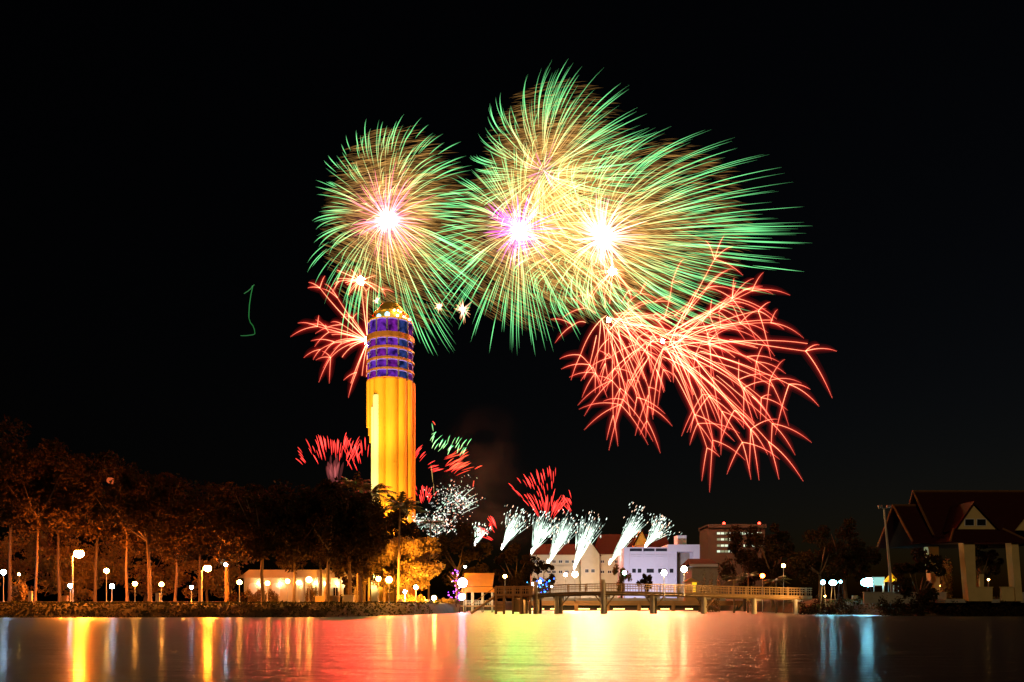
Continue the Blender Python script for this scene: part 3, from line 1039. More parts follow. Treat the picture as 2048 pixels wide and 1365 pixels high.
def tree(label, px, y_top, Y, width_px, trunk_px=7, crown_frac=0.68, leaves=3000, clumps=26, m=None, lean=0.0, group=None, name='broadleaf_tree', leaf=0.3, seed=1, forks=3, base=None):
    X = (px - 1024) * Y / F
    z0 = gz(X, Y) if base is None else base
    H = CZ - (y_top - HY) * Y / F - z0
    Rw = width_px / 2 * Y / F
    o = thing(name, label, 'tree', (X, Y, z0 - 0.1), group)
    r = np.random.default_rng(seed * 17 + 3)
    zc = H * (1 - crown_frac / 2)
    hz = H * crown_frac / 2
    c, rr = crown_mesh(name, m, leaves, clumps, seed=seed)
    pos = c * np.array([Rw, Rw, hz / 0.8]) + np.array([lean * H * 0.5, 0, zc])
    b = MB()
    rt = trunk_px / 2 * Y / F
    top = np.array([lean * H * 0.35, 0, zc - hz * 0.55])
    mid = top * 0.5 + np.array([r.uniform(-.3, .3), 0, 0])
    b.tube([(0, 0, -0.2), (mid * 0.15 + np.array([0, 0, 0.2])), mid, top], [rt * 1.5, rt * 1.05, rt * 0.85, rt * 0.65], 8)
    for i in range(forks + 2):
        a = 2 * pi * i / (forks + 2) + r.uniform(-.4, .4)
        e = np.array([lean * H * .5 + cos(a) * Rw * r.uniform(.4, .75), sin(a) * Rw * .5, zc + hz * r.uniform(-.1, .6)])
        mm = (top + e) / 2 + np.array([0, 0, -hz * 0.1])
        b.tube([top - np.array([0, 0, .2]), mm, e], [rt * 0.55, rt * 0.38, rt * 0.12], 6)
    b.build('trunk', M['bark'], o, smooth=True)
    leaf_obj('crown', pos, rr, m or M['leaf'], leaf, o)
    return o


GT = 'dark park trees along the left bank'
tree_list = [
    # label, px, y_top, Y, width, trunk, frac
    ('tall leaning tree at the far left edge, trunk split above the white-blue lamp', 20, 850, 118, 230, 7, .62, .02),
    ('thin-trunked tree left of the big orange street lamp', 70, 880, 112, 200, 5, .6, .05),
    ('thin tree behind the big orange street lamp, leaves glowing red', 120, 905, 122, 210, 6, .62, -.03),
    ('slim tree just right of the big orange street lamp', 190, 900, 126, 200, 6, .62, .06),
    ('tree with an orange trunk between the yellow lamp and the first cream globe', 255, 930, 116, 200, 6, .64, 0),
    ('forked tree standing between the first two cream globe lamps', 300, 945, 108, 180, 8, .66, -.05),
    ('tree with a pale trunk left of the second orange street lamp', 350, 955, 120, 200, 6, .66, .04),
    ('dark tree right above the second orange street lamp', 400, 960, 128, 210, 6, .66, 0),
    ('dark-trunked tree under the high blue-white lamp', 455, 960, 112, 180, 10, .66, .03),
    ('tree with a lit orange trunk in front of the white hall', 527, 955, 104, 200, 8, .68, 0),
    ('slim tree before the left columns of the white hall', 588, 965, 107, 170, 6, .7, .02),
    ('broad black tree in front of the white hall door', 655, 958, 104, 190, 9, .72, .05),
    ('broad black tree right of the white hall', 700, 972, 108, 150, 8, .72, -.02),
    ('dark tree behind the pair of bright globe lamps', 722, 985, 122, 110, 7, .74, 0),
    ('low bushy tree behind the thin trunks at the far left', 45, 1055, 140, 190, 6, .9, 0),
    ('low bushy tree glowing yellow behind the big orange street lamp', 150, 1075, 132, 130, 6, .92, 0),
    ('low bushy tree behind the first two cream globes', 290, 1060, 142, 190, 6, .9, 0),
    ('low bushy tree behind the second orange street lamp', 415, 1070, 140, 170, 6, .92, 0),
    ('dark bushy tree closing the gap right of the white hall', 712, 1080, 134, 90, 6, .9, 0),
    ('tall black tree against the left edge of the tower shaft', 728, 950, 150, 70, 6, .8, 0),
    ('black treetop below the red mine left of the tower', 640, 985, 140, 150, 6, .75, 0),
]
for i, (lb, px, yt, Y, w, tk, fr, ln) in enumerate(tree_list):
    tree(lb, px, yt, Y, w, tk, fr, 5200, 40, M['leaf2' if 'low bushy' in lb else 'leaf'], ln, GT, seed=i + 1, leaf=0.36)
    
tree('dark tree behind the tall palm, hiding the foot of the tower', 792, 1010, 152, 120, 7, .62, 6000, 36, M['leaf'], 0, GT, seed=61, leaf=0.4)
GR = 'dark trees on the far shore'
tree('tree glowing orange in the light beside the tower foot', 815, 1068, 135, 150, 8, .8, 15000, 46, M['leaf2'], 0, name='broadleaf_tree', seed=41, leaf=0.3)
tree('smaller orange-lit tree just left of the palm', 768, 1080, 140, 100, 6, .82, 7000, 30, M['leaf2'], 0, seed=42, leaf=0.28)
tree('black tree between the orange-lit tree and the purple lights', 915, 1030, 165, 140, 8, .8, 4200, 30, M['leaf'], 0, GR, seed=43, leaf=0.4)
tree('round dark tree below the leftmost white fountain', 1030, 1092, 185, 95, 7, .8, 3200, 24, M['leaf'], 0, GR, seed=44, leaf=0.42)
tree('low dark tree between the fountains and the blue lights', 1085, 1120, 190, 60, 6, .85, 1500, 16, M['leaf'], 0, GR, seed=45, leaf=0.4)
tree('small tree against the left corner of the white flat-roofed building', 1243, 1112, 205, 36, 4, .85, 1200, 14, M['leaf2'], 0, GR, seed=46, leaf=0.4)
tree('low round tree in front of the white flat-roofed building', 1292, 1138, 205, 40, 4, .9, 1000, 12, M['leaf'], 0, GR, seed=47, leaf=0.4)
tree('black tree covering the right half of the office block', 1490, 1052, 150, 120, 7, .8, 4200, 30, M['leaf'], 0, GR, seed=48, leaf=0.36)
tree('tall black tree right of the office block', 1545, 1044, 140, 100, 7, .8, 3600, 28, M['leaf'], 0, GR, seed=49, leaf=0.34)
tree('tall pointed black tree left of the cyan stage lights', 1640, 1050, 130, 120, 8, .82, 4200, 30, M['leaf'], 0, GR, seed=50, leaf=0.34)
tree('highest black tree of the right bank, above the cyan stage lights', 1692, 1030, 134, 120, 8, .84, 4200, 30, M['leaf'], 0, GR, seed=51, leaf=0.34)
tree('low black tree between the leaning pole and the pavilion', 1838, 1095, 100, 90, 7, .8, 3200, 26, M['leaf'], 0, GR, seed=52, leaf=0.28)
tree('dark tree inside the shade of the pavilion front', 1964, 1082, 101, 66, 7, .66, 2600, 22, M['leaf'], 0, GR, seed=53, leaf=0.25)


def palm(label, px, crown_y, Y, frond_m, nf=16, lean=0.0, group=None, base=None, droop=1.0, trunk_r=0.16, up=0.55, seed=1):
    X = (px - 1024) * Y / F
    z0 = gz(X, Y) if base is None else base
    H = CZ - (crown_y - HY) * Y / F - z0
    r = np.random.default_rng(seed)
    o = thing('palm_tree', label, 'palm tree', (X - lean * H, Y, z0 - 0.1), group)
    b = MB()
    pts = [(lean * H * (t ** 1.5), 0, H * t) for t in np.linspace(0, 1, 7)]
    b.tube(pts, [trunk_r * 1.4, trunk_r * 1.1, trunk_r, trunk_r * .95, trunk_r * .9, trunk_r * .85, trunk_r * .8], 8)
    b.build('trunk', M['bark'], o, smooth=True)
    top = np.array(pts[-1])
    for i in range(nf):
        a = 2 * pi * i / nf + r.uniform(-.2, .2)
        el = r.uniform(-0.1, 1.1) * up * 1.6
        L = frond_m * r.uniform(.8, 1.15)
        fb = MB()
        P = []
        for t in np.linspace(0, 1, 9):
            h = cos(el) * L * t
            z = sin(el) * L * t - droop * L * 0.42 * t ** 2.2
            P.append(top + np.array([cos(a) * h, sin(a) * h, z]))
        fb.tube(P, [0.04, .038, .035, .03, .026, .02, .016, .01, .006], 4)
        for j in range(2, 33):
            t = j / 33
            k = t * 8
            i0 = int(k)
            p = P[i0] * (1 - (k - i0)) + P[min(i0 + 1, 8)] * (k - i0)
            tv = P[min(i0 + 1, 8)] - P[i0]
            tv = tv / np.linalg.norm(tv)
            sv = np.cross(tv, (0, 0, 1))
            sv /= np.linalg.norm(sv) + 1e-6
            ll = L * 0.24 * sin(pi * min(t * .9 + .12, 1)) + 0.1
            for sg in (-1, 1):
                e = p + sv * sg * ll * .75 + tv * ll * .5 + np.array([0, 0, -ll * r.uniform(.25, .6)])
                wv_ = tv * 0.045 * L / 3
                fb.add([p - wv_, p + wv_, e + wv_ * .2, e - wv_ * .2], [(0, 1, 2, 3)])
        fb.build('frond', M['palm'], o)
    return o


GP = 'coconut palms around the tower foot'
palm('tall coconut palm standing out against the yellow tower', 800, 1015, 121, 4.6, 24, 0.02, GP, trunk_r=.16, up=.7, seed=3)
palm('coconut palm drooping over the left edge of the tower shaft', 742, 985, 126, 4.4, 18, 0.02, GP, up=.5, seed=4)
palm('black coconut palm between the red mine and the tower', 708, 972, 130, 4.2, 18, -0.03, GP, up=.55, seed=5)
palm('dark coconut palm at the right of the orange-lit tree', 862, 1045, 150, 3.6, 16, 0.03, GP, up=.5, seed=6)
GPR = 'small palms behind the right end of the bridge'
palm('small bright palm left of the red lamp', 1468, 1158, 128, 2.6, 14, 0, GPR, up=.5, seed=7)
palm('small palm right beside the red lamp', 1496, 1152, 131, 2.6, 14, 0, GPR, up=.5, seed=8)
palm('dark small palm below the yellow lamp on the right bank', 1552, 1160, 126, 2.6, 14, 0, GPR, up=.5, seed=9)

r_ = np.random.default_rng(77)
gx = r_.uniform(-75, -12, 9000)
gy = np.interp(gx, SX, SY) + r_.uniform(1.0, 17, 9000)
gx2 = r_.uniform(43, 75, 5000)
gy2 = np.interp(gx2, SX, SY) + r_.uniform(0.5, 9, 5000)
gx, gy = np.concatenate([gx, gx2]), np.concatenate([gy, gy2])
cl = 0.5 + 0.5 * np.sin(gx * 1.7 + 2 * np.sin(gy)) * np.sin(gx * 0.61 + gy * 1.3)
tuft = np.stack([gx, gy, ground_h(gx, gy) + r_.uniform(0.0, 0.22, len(gx)) * cl], axis=-1)
tag(leaf_obj('bank_grass', tuft, r_, M['grassblade'], 0.2, None), kind='stuff')

# ------------------------------------------------------------------ lamps
LK = 1.7


def lampmat(col, s):
    return emit('lamp_glow', col, s)


def globe_lamp(label, px, py, Y, col, L, r=0.3, group='globe lamps along the left bank', name='park_lamp', base=None, arm=0.0):
    X = (px - 1024) * Y / F
    z0 = gz(X, Y) if base is None else base
    H = CZ - (py - HY) * Y / F - z0
    o = thing(name, label, 'lamp', (X, Y, z0), group)
    b = MB()
    hp = H - r * 0.9
    b.lathe([(0.16, -0.15), (0.16, 0.25), (0.09, 0.35), (0.06, 0.5), (0.045, hp - 0.1), (0.11, hp - 0.05), (0.11, hp)], (0, 0, 0), 10)
    b.build('pole', M['metal'], o)
    g_ = MB()
    g_.ball((0, 0, H), r, 14, 10)
    g_.build('globe', lampmat(col, L * LK), o, smooth=True)
    c = MB()
    c.lathe([(r * .45, H + r * .93), (r * .2, H + r * 1.1), (0.01, H + r * 1.2)], (0, 0, 0), 10)
    c.build('cap', M['metal'], o)
    return o


WARM = (1.0, 0.34, 0.045)
COOL = (0.5, 0.75, 1.0)
for (lb, px, py, Y, col, L, r) in (
    ('first cream globe lamp from the left, behind a dark trunk', 270, 1168, 104, WARM, 130, .3),
    ('cream globe lamp left of the green-lit garden corner', 323, 1169, 105, WARM, 130, .3),
    ('cream globe lamp right of the high blue-white lamp', 479, 1165, 104, WARM, 140, .31),
    ('cream globe lamp before the left wall of the white hall', 535, 1167, 106, WARM, 130, .3),
    ('left one of the three globe lamps clustered before the white hall', 575, 1163, 106, WARM, 130, .3),
    ('lower middle one of the three globe lamps before the white hall', 598, 1166, 103, WARM, 130, .29),
    ('biggest globe lamp, right one of the three before the white hall', 618, 1160, 102, WARM, 170, .38),
    ('left one of the two globe lamps in front of the orange-lit trees', 757, 1158, 106, WARM, 150, .33),
    ('right and bigger one of the two globe lamps in front of the orange-lit trees', 778, 1160, 105, WARM, 190, .42),
    ('small yellow lamp just right of the big orange street lamp', 213, 1142, 120, (1.0, 0.5, 0.1), 150, .36),
    ('tiny yellow lamp at the far left among the trees', 38, 1149, 130, (1.0, 0.6, 0.15), 60, .2),
    ('bright yellow lamp low on the point below the orange-lit tree', 832, 1175, 118, (1.0, 0.7, 0.3), 140, .3),
):
    globe_lamp(lb, px, py, Y, col, L, r)
for (lb, px, py, Y, L, r) in (
    ('blue-white lamp at the left edge of the photo', 7, 1145, 110, 90, .34),
    ('blue-white lamp under the big orange street lamp', 141, 1172, 108, 80, .3),
    ('blue-white lamp below the small yellow lamp', 224, 1173, 108, 80, .3),
    ('blue-white lamp left of the second orange street lamp', 383, 1175, 110, 50, .24),
    ('high blue-white lamp right of the second orange street lamp', 453, 1130, 112, 110, .34),
    ('small blue-white lamp right of the pair of bright globes', 810, 1184, 116, 60, .24),
):
    globe_lamp(lb, px, py, Y, COOL, L, r, 'blue-white lamps along the left bank', 'led_lamp')


def street_lamp(label, px, py, Y, col, L, arm=1.0, r=0.55, group='tall orange street lamps'):
    X = (px - 1024) * Y / F
    z0 = gz(X, Y)
    H = CZ - (py - HY) * Y / F - z0
    o = thing('street_lamp', label, 'street lamp', (X - arm, Y, z0), group)
    b = MB()
    b.tube([(0, 0, -.2), (0, 0, H * .5), (0, 0, H - .4), (arm * .3, 0, H + .15), (arm * .8, 0, H + .3)], [.13, .1, .075, .05, .045], 8)
    b.build('pole', M['metal'], o)
    h = MB()
    h.ball((arm, 0, H + r * .75), r * .9, 12, 6, .35)
    h.build('lamp_head', M['metal'], o, smooth=True)
    g_ = MB()
    g_.ball((arm, 0, H), r, 14, 8, .9)
    g_.build('lens', lampmat(col, L), o, smooth=True)
    return o


SOD = (1.0, 0.2, 0.012)
street_lamp('biggest orange street lamp, high among the trees at far left', 158, 1108, 107, SOD, 3800, .9, .62)
street_lamp('second orange street lamp, left of the high blue-white lamp', 415, 1137, 107, SOD, 2400, .8, .5)

# low floods that light the trees and the point
def spot_low(label, px, py, Y, r, col, L, name='ground_light', group='low ground lights on the far bank'):
    X, _, Z = at(px, py, Y)
    z0 = max(gz(X, Y), 0.0)
    o = thing(name, label, 'ground light', (X, Y, z0), group)
    b = MB()
    b.lathe([(0.14, -0.2), (0.12, 0.1), (0.07, max(Z - z0 - r * .8, .12)), (.12, max(Z - z0 - r * .7, .16))], (0, 0, 0), 10)
    b.build('base', M['metal'], o)
    g_ = MB()
    g_.ball((0, 0, max(Z - z0, r)), r, 12, 8)
    g_.build('lens', lampmat(col, L), o, smooth=True)
    return o


spot_low('low orange ground light on the point left of the orange-roofed pavilion', 868, 1196, 128, .35, (1.0, .5, .1), 900)
floodlight('floodlight hidden behind the pair of globes, washing the orange tree', (at(800, 1200, 114)[0], 114, gz(-16.5, 114)), (at(812, 1120, 135)[0], 135, 8), 200000, (1.0, .36, .03), radians(70))
floodlight('floodlight at the right side of the orange-lit tree', (at(868, 1200, 134)[0], 124, gz(-13, 124)), (at(820, 1120, 135)[0], 135.5, 7), 30000, (1.0, .36, .03), radians(100))

# ------------------------------------------------------------------ white hall on the left bank
def win_row(parent, xs_, z0, z1, w, yface, m=None, sill=True):
    for x in xs_:
        b = MB()
        b.bb(x - w / 2, x + w / 2, yface - .06, yface + .05, z0, z1)
        f = b.build('window', M['white'], parent)
        g_ = MB()
        for k in (-1, 1):
            g_.bb(x + k * w * .235 - w * .2, x + k * w * .235 + w * .2, yface - .085, yface - .063, z0 + .12, z1 - .12)
        g_.build('pane', m or M['glass'], f)


hx0, hx1, HYd = at(488, 0, 142)[0], at(705, 0, 142)[0], 142.0
hz = gz((hx0 + hx1) / 2, HYd)
hall = thing('park_hall', 'low white hall with arched openings and columns behind the left bank lamps', 'building', ((hx0 + hx1) / 2, HYd, hz))
wd = hx1 - hx0
b = MB()
b.bb(-wd / 2, wd / 2, 0, 9, -.3, 4.6)
b.build('wall', M['cream'], hall)
b = MB()
b.prism([(-wd / 2 - .8, 4.6), (wd / 2 + .8, 4.6), (wd / 2 - 1.2, 6.1), (-wd / 2 + 1.2, 6.1)], -.8, 9.6)
b.build('roof', M['cream'], hall)
for i in range(5):
    x = -wd / 2 + 1.6 + i * 2.15
    if i > 2:
        continue
    b = MB()
    pts = [(x - .75, 1.3)] + [(x - .75 * cos(pi * k / 10), 3.0 + .75 * sin(pi * k / 10)) for k in range(11)] + [(x + .75, 1.3)]
    b.prism(pts, -.04, .03)
    b.build('arch_panel', M['white'], hall)
for x in (wd * .06, wd * .13, wd * .2, wd * .3, wd * .4, wd * .47):
    b = MB()
    b.lathe([(.3, -.2), (.3, .15), (.2, .25), (.18, 3.9), (.3, 4.1), (.3, 4.5)], (x, -.55, 0), 12)
    b.build('column', M['cream'], hall)
b = MB()
b.bb(wd * .235, wd * .275, -.05, .03, 0, 3.0)
b.build('door', M['ochre'], hall)
win_row(hall, [wd * .345, wd * .44], 1.2, 3.0, 1.0, -.004, M['dark'])
HB = emit('fill_bulb_glow', (1.0, .72, .34), 260)  # added bulbs that brighten the hall front
for x in (-wd * .36, -wd * .16, wd * .02, wd * .165, wd * .25, wd * .36, wd * .44):
    b = MB()
    b.ball((x, -.5, 3.6), .13, 8, 6)
    b.build('fill_bulb', HB, hall)
b = MB()
b.prism([(wd * .19, 4.62), (wd * .34, 4.62), (wd * .265, 6.4)], -1.0, -.82)
b.build('gable', M['cream'], hall)


def hedge(label, px0, px1, y_top, Y, m=None, n=1800, seed=1, group='clipped hedges and shrubs on the left bank', depth=1.2):
    x0, x1 = at(px0, 0, Y)[0], at(px1, 0, Y)[0]
    z0 = gz((x0 + x1) / 2, Y)
    H = CZ - (y_top - HY) * Y / F - z0
    o = thing('hedge', label, 'hedge', ((x0 + x1) / 2, Y, z0), group)
    r = np.random.default_rng(seed)
    c = r.uniform(-1, 1, (n, 3))
    c[:, 2] = r.uniform(0, 1, n)
    c[:, 2] *= (0.8 + 0.2 * np.sin(c[:, 0] * 9 + seed) + 0.1 * r.normal(size=n))
    leaf_obj('foliage', c * np.array([(x1 - x0) / 2, depth / 2, H]), r, m or M['leaf2'], 0.16, o)
    b = MB()
    for k in range(4):
        b.tube([((x1 - x0) * (k / 3 - .5) * .7, 0, -.1), ((x1 - x0) * (k / 3 - .5) * .75, 0, H * .7)], .04, 5)
    b.build('stem', M['bark'], o)


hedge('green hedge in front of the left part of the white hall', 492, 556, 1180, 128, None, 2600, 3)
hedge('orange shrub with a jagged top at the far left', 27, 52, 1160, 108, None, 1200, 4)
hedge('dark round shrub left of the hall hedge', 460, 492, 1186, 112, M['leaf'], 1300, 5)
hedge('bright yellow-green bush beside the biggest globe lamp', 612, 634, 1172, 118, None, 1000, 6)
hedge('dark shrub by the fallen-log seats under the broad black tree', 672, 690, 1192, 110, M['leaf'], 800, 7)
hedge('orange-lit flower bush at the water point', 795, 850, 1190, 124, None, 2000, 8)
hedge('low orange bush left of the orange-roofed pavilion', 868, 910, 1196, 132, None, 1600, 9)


def planter(label, px, py, Y, w, h, m, name='planter_box', cat='planter'):
    X = at(px, 0, Y)[0]
    z0 = gz(X, Y)
    o = thing(name, label, cat, (X, Y, z0))
    b = MB()
    b.box((0, 0, h / 2 - .05), (w, w * .6, h))
    b.box((0, 0, h), (w * 1.08, w * .66, .12))
    b.build('block', m, o)
    t_ = MB()
    t_.box((0, 0, h + .09), (w * .85, w * .45, .06))
    t_.build('top', M['concrete'], o)


planter('brown square stone block left of the broad black tree trunk', 641, 1200, 106, 1.3, .9, M['ochre'])
planter('brown square stone block at the foot of the broad black tree', 668, 1200, 105, 1.4, .9, M['wood'])
planter('wide grey stone block right of the broad black tree', 697, 1200, 107, 1.5, 1.0, M['concrete'])
planter('narrow yellow-lit pillar on the bank below the leaning thin trunks', 61, 1190, 102, .45, 1.5, M['cream'], 'boundary_pillar', 'pillar')
planter('narrow lit pillar at the foot of the second cream globe', 316, 1190, 102, .5, 1.3, M['cream'], 'boundary_pillar', 'pillar')
planter('small lit pillar near the blue-white lamp under the orange street lamp', 130, 1195, 102, .7, .9, M['ochre'], 'boundary_pillar', 'pillar')

# ------------------------------------------------------------------ waterside pavilion with the orange roof
PY_ = 133.0
k1 = PY_ / F
pvx = at(956, 0, PY_)[0]
pv = thing('waterside_pavilion', 'small waterside pavilion with a glowing orange two-step roof', 'pavilion', (pvx, PY_, 1.25))


def lz(py, Y=PY_, z=1.25):
    return CZ - (py - HY) * Y / F - z


b = MB()
xa, xb = (927 - 956) * k1, (990 - 956) * k1
b.add([(xa - .1, -.4, lz(1173)), (xb - .5, -.4, lz(1173)), (xb - .15, 1.5, lz(1146)), (xa + .1, 1.5, lz(1146)), (xa - .1, 3.4, lz(1173)), (xb - .5, 3.4, lz(1173))],
      [(0, 1, 2, 3), (3, 2, 5, 4), (1, 5, 2), (0, 3, 4), (0, 4, 5, 1)])
b.build('upper_roof', M['orangeroof'], pv)
b = MB()
b.add([(xa - .5, -1.3, lz(1185)), (xb + .25, -1.3, lz(1185)), (xb - .5, -.3, lz(1174)), (xa - .05, -.3, lz(1174)), (xa - .5, 4.3, lz(1185)), (xb + .25, 4.3, lz(1185)), (xb - .5, 3.3, lz(1174)), (xa - .05, 3.3, lz(1174))],
      [(0, 1, 2, 3), (4, 7, 6, 5), (1, 5, 6, 2), (0, 3, 7, 4), (0, 4, 5, 1), (3, 2, 6, 7)])
b.build('lower_roof', M['orangeroof'], pv)
for sx in (xa + .1, xa + 1.5, xb - 2.2, xb - .5):
    for sy in (-.9, 3.7):
        b = MB()
        b.bb(sx - .12, sx + .12, sy - .12, sy + .12, -1.6, lz(1184))
        b.build('post', M['cream'], pv)
b = MB()
b.bb(xa - .4, xb + .2, -1.4, 4.4, -.25, -.02)
b.build('floor', M['wood'], pv)
b = MB()
for z in (.35, .75):
    b.bb(xa + .1, xb - .5, -.95, -.85, z, z + .09)
for i in range(12):
    x = xa + .2 + i * (xb - .7 - xa) / 12
    b.bb(x, x + .07, -.93, -.87, 0, .8)
b.build('railing', M['cream'], pv)
floodlight('floodlight on the water platform shining up at the orange roof', (pvx + 1.0, PY_ - 11, .4), (pvx, PY_, 5.0), 5200, (1.0, .72, .4), radians(60))

# purple fairy lights and the white stage light left of the pavilion
fx = at(912, 0, 136)[0]
ft = thing('fairy_light_tree', 'small bare tree wrapped in purple fairy lights beside the orange roof', 'lit tree', (fx, 136, gz(fx, 136)))
b = MB()
b.tube([(0, 0, -.3), (.1, 0, 2), (0, 0, 4.2), (.2, 0, 7)], [.16, .13, .09, .03], 7)
for i in range(8):
    a = rng.uniform(0, 2 * pi)
    z = rng.uniform(2, 5.5)
    b.tube([(0, 0, z), (cos(a) * .8, sin(a) * .8, z + .5), (cos(a) * 1.5, sin(a) * 1.4, z + 1.4)], [.05, .035, .012], 5)
b.build('trunk', M['bark'], ft)
PUR = [emit('purple_bulb', (.5, .06, 1.0), 5), emit('magenta_bulb', (1.0, .12, .8), 4), emit('violet_bulb', (.25, .12, 1.0), 5), emit('warm_fairy_bulb', (1.0, .7, .4), 14)]
for i in range(46):
    b = MB()
    a = rng.uniform(0, 2 * pi)
    rr_ = rng.uniform(.2, 1.7)
    b.ball((cos(a) * rr_, sin(a) * rr_, rng.uniform(.5, 6.8)), rng.uniform(.06, .15), 6, 4)
    b.build('fairy_bulb', PUR[int(rng.choice(4, p=[.4, .25, .25, .1]))], ft)


def stage_light(label, px, py, Y, r, col, L, group='bright stage lights', base=None, w=1.0):
    X, _, Z = at(px, py, Y)
    z0 = base if base is not None else max(gz(X, Y), 0)
    o = thing('stage_light', label, 'stage light', (X, Y, z0), group)
    h = Z - z0
    b = MB()
    for s in (-1, 1):
        b.tube([(s * .5, 0, -.2), (s * .12, 0, h)], .05, 6)
    b.box((0, .3, h), (r * 1.3 * w, .4, r * 1.3))
    b.build('stand', M['darkmetal'], o)
    g_ = MB()
    g_.lathe([(r * .6, 0), (r, .06), (r * .98, .12), (r * .5, .2)], (0, 0, 0), 16)
    q = g_.build('lamp', lampmat(col, L), o)
    q.rotation_euler = (radians(90), 0, 0)
    q.scale = (w, 1, 1)
    q.location = (0, .08, h)


stage_light('dazzling white and violet stage light at the left end of the orange roof', 925, 1166, 131, .8, (.7, .5, 1.0), 40)
stage_light('blue-white stage light under the left eave of the orange roof', 924, 1194, 130.5, .55, (.5, .7, 1.0), 40)
stage_light('small white spotlight on the mast above the purple lights', 930, 1134, 140, .22, (1.0, .9, .8), 25)
# ------------------------------------------------------------------ footbridge
BY = 119.0
kb = BY / F


def bz(px):
    """deck height along the bridge"""
    return np.interp(px, [985, 1060, 1130, 1210, 1300, 1410, 1510, 1625], [3.05, 3.1, 3.35, 3.5, 3.4, 3.15, 2.95, 2.75])


bx0, bx1 = at(992, 0, BY)[0], at(1618, 0, BY)[0]
bxm = (bx0 + bx1) / 2
br = thing('footbridge', 'long wooden footbridge on round piers across the lake inlet', 'bridge', (bxm, BY, 0))
pxs = np.linspace(992, 1618, 53)
X = (pxs - 1024) * kb - bxm
Zd = bz(pxs)
b = MB()
for i in range(len(X) - 1):
    for (y0, y1, dz0, dz1) in ((-1.3, 1.3, -.16, 0),):
        b.add([(X[i], y0, Zd[i] + dz0), (X[i + 1], y0, Zd[i + 1] + dz0), (X[i + 1], y1, Zd[i + 1] + dz0), (X[i], y1, Zd[i] + dz0),
               (X[i], y0, Zd[i] + dz1), (X[i + 1], y0, Zd[i + 1] + dz1), (X[i + 1], y1, Zd[i + 1] + dz1), (X[i], y1, Zd[i] + dz1)],
              [(3, 2, 1, 0), (4, 5, 6, 7), (0, 1, 5, 4), (2, 3, 7, 6)])
b.build('deck', M['wood'], br)
for y in (-1.15, 1.15):
    b = MB()
    b.tube([(X[i], y, Zd[i] - .42) for i in range(len(X))], .24, 4)
    b.build('beam', M['wood'], br)
for y in (-1.25, 1.25):
    b = MB()
    for dz in (1.15, .8, .45):
        b.tube([(X[i], y, Zd[i] + dz) for i in range(0, len(X))], .055 if dz > 1 else .035, 5)
    b.build('handrail', M['wood'], br)
    for i in range(0, len(X), 3):
        p = MB()
        p.bb(X[i] - .07, X[i] + .07, y - .07, y + .07, Zd[i] - .1, Zd[i] + 1.25)
        p.build('rail_post', M['wood'], br)
for y in (-1.25, 1.25):
    b = MB()
    for xx in np.arange(X[0], X[-1], .42):
        zz = float(np.interp(xx, X, Zd))
        b.bb(xx - .022, xx + .022, y - .02, y + .02, zz + .05, zz + 1.12)
    b.build('baluster_row', M['wood'], br)
for pa, pb in ((1117, 1208), (1208, 1307), (1307, 1408), (1408, 1508)):
    xa_, xb_ = (pa - 1024) * kb - bxm, (pb - 1024) * kb - bxm
    b = MB()
    b.tube([(xa_, -1.02, .9), (xa_ + 1.6, -1.02, float(bz(pa)) - .5)], .1, 5)
    b.tube([(xb_, -1.02, .9), (xb_ - 1.6, -1.02, float(bz(pb)) - .5)], .1, 5)
    b.build('brace', M['wood'], br)
for px in (1047, 1075, 1117, 1208, 1307, 1408, 1508, 1590):
    xx = (px - 1024) * kb - bxm
    for y, ox in ((-1.0, -.35), (1.0, .35)):
        p = MB()
        zt = float(bz(px)) - .6 if px not in (1208, 1075) or y > 0 else float(bz(px)) + 1.75
        yy = y if px not in (1208, 1075) else y * 1.62
        p.tube([(xx + ox, yy, -1.3), (xx + ox, yy, .3), (xx + ox, yy, zt)], [.44, .38, .34], 10)
        p.build('pier', M['concrete'], br)
    p = MB()
    p.bb(xx - .8, xx + .8, -1.1, 1.1, float(bz(px)) - .95, float(bz(px)) - .62)
    p.build('pier_cap', M['concrete'], br)

# stair house at the left end of the bridge
sx_ = at(1022, 0, 116.5)[0]
sh = thing('bridge_landing', 'open wooden landing with slatted panels at the left end of the footbridge', 'landing', (sx_, 116.5, 0))
ks = 116.5 / F
b = MB()
b.bb((988 - 1022) * ks, (1062 - 1022) * ks, -1.6, 1.2, 2.75, 2.95)
b.build('platform', M['wood'], sh)
for px in (992, 1008, 1026, 1042, 1060):
    for y in (-1.5, 1.1):
        p = MB()
        xx = (px - 1022) * ks
        p.bb(xx - .16, xx + .16, y - .16, y + .16, -1.2, 4.1 if y < 0 else 2.75)
        p.build('post', M['wood'], sh)
b = MB()
for i in range(7):
    b.bb((994.5 - 1022) * ks, (1006 - 1022) * ks, -1.48, -1.4, .4 + i * .22, .53 + i * .22)
b.build('slat_panel', M['ochre'], sh)
b = MB()
b.bb((1027.5 - 1022) * ks, (1041 - 1022) * ks, -1.35, -1.28, .3, 2.2)
b.build('back_panel', M['ochre'], sh)
b = MB()
for z in (3.45, 3.95):
    b.bb((988 - 1022) * ks, (1062 - 1022) * ks, -1.58, -1.5, z, z + .1)
for i in range(20):
    xx = (989 - 1022 + i * 3.8) * ks
    b.bb(xx, xx + .07, -1.57, -1.51, 2.95, 3.95)
b.build('railing', M['wood'], sh)
b = MB()
for i in range(9):
    t_ = i / 8
    b.bb((988 - 1022) * ks - .35 - t_ * 3.2, (988 - 1022) * ks - t_ * 3.2, -1.5, .2, 2.55 - t_ * 2.3, 2.7 - t_ * 2.3)
b.build('stair', M['concrete'], sh)
b = MB()
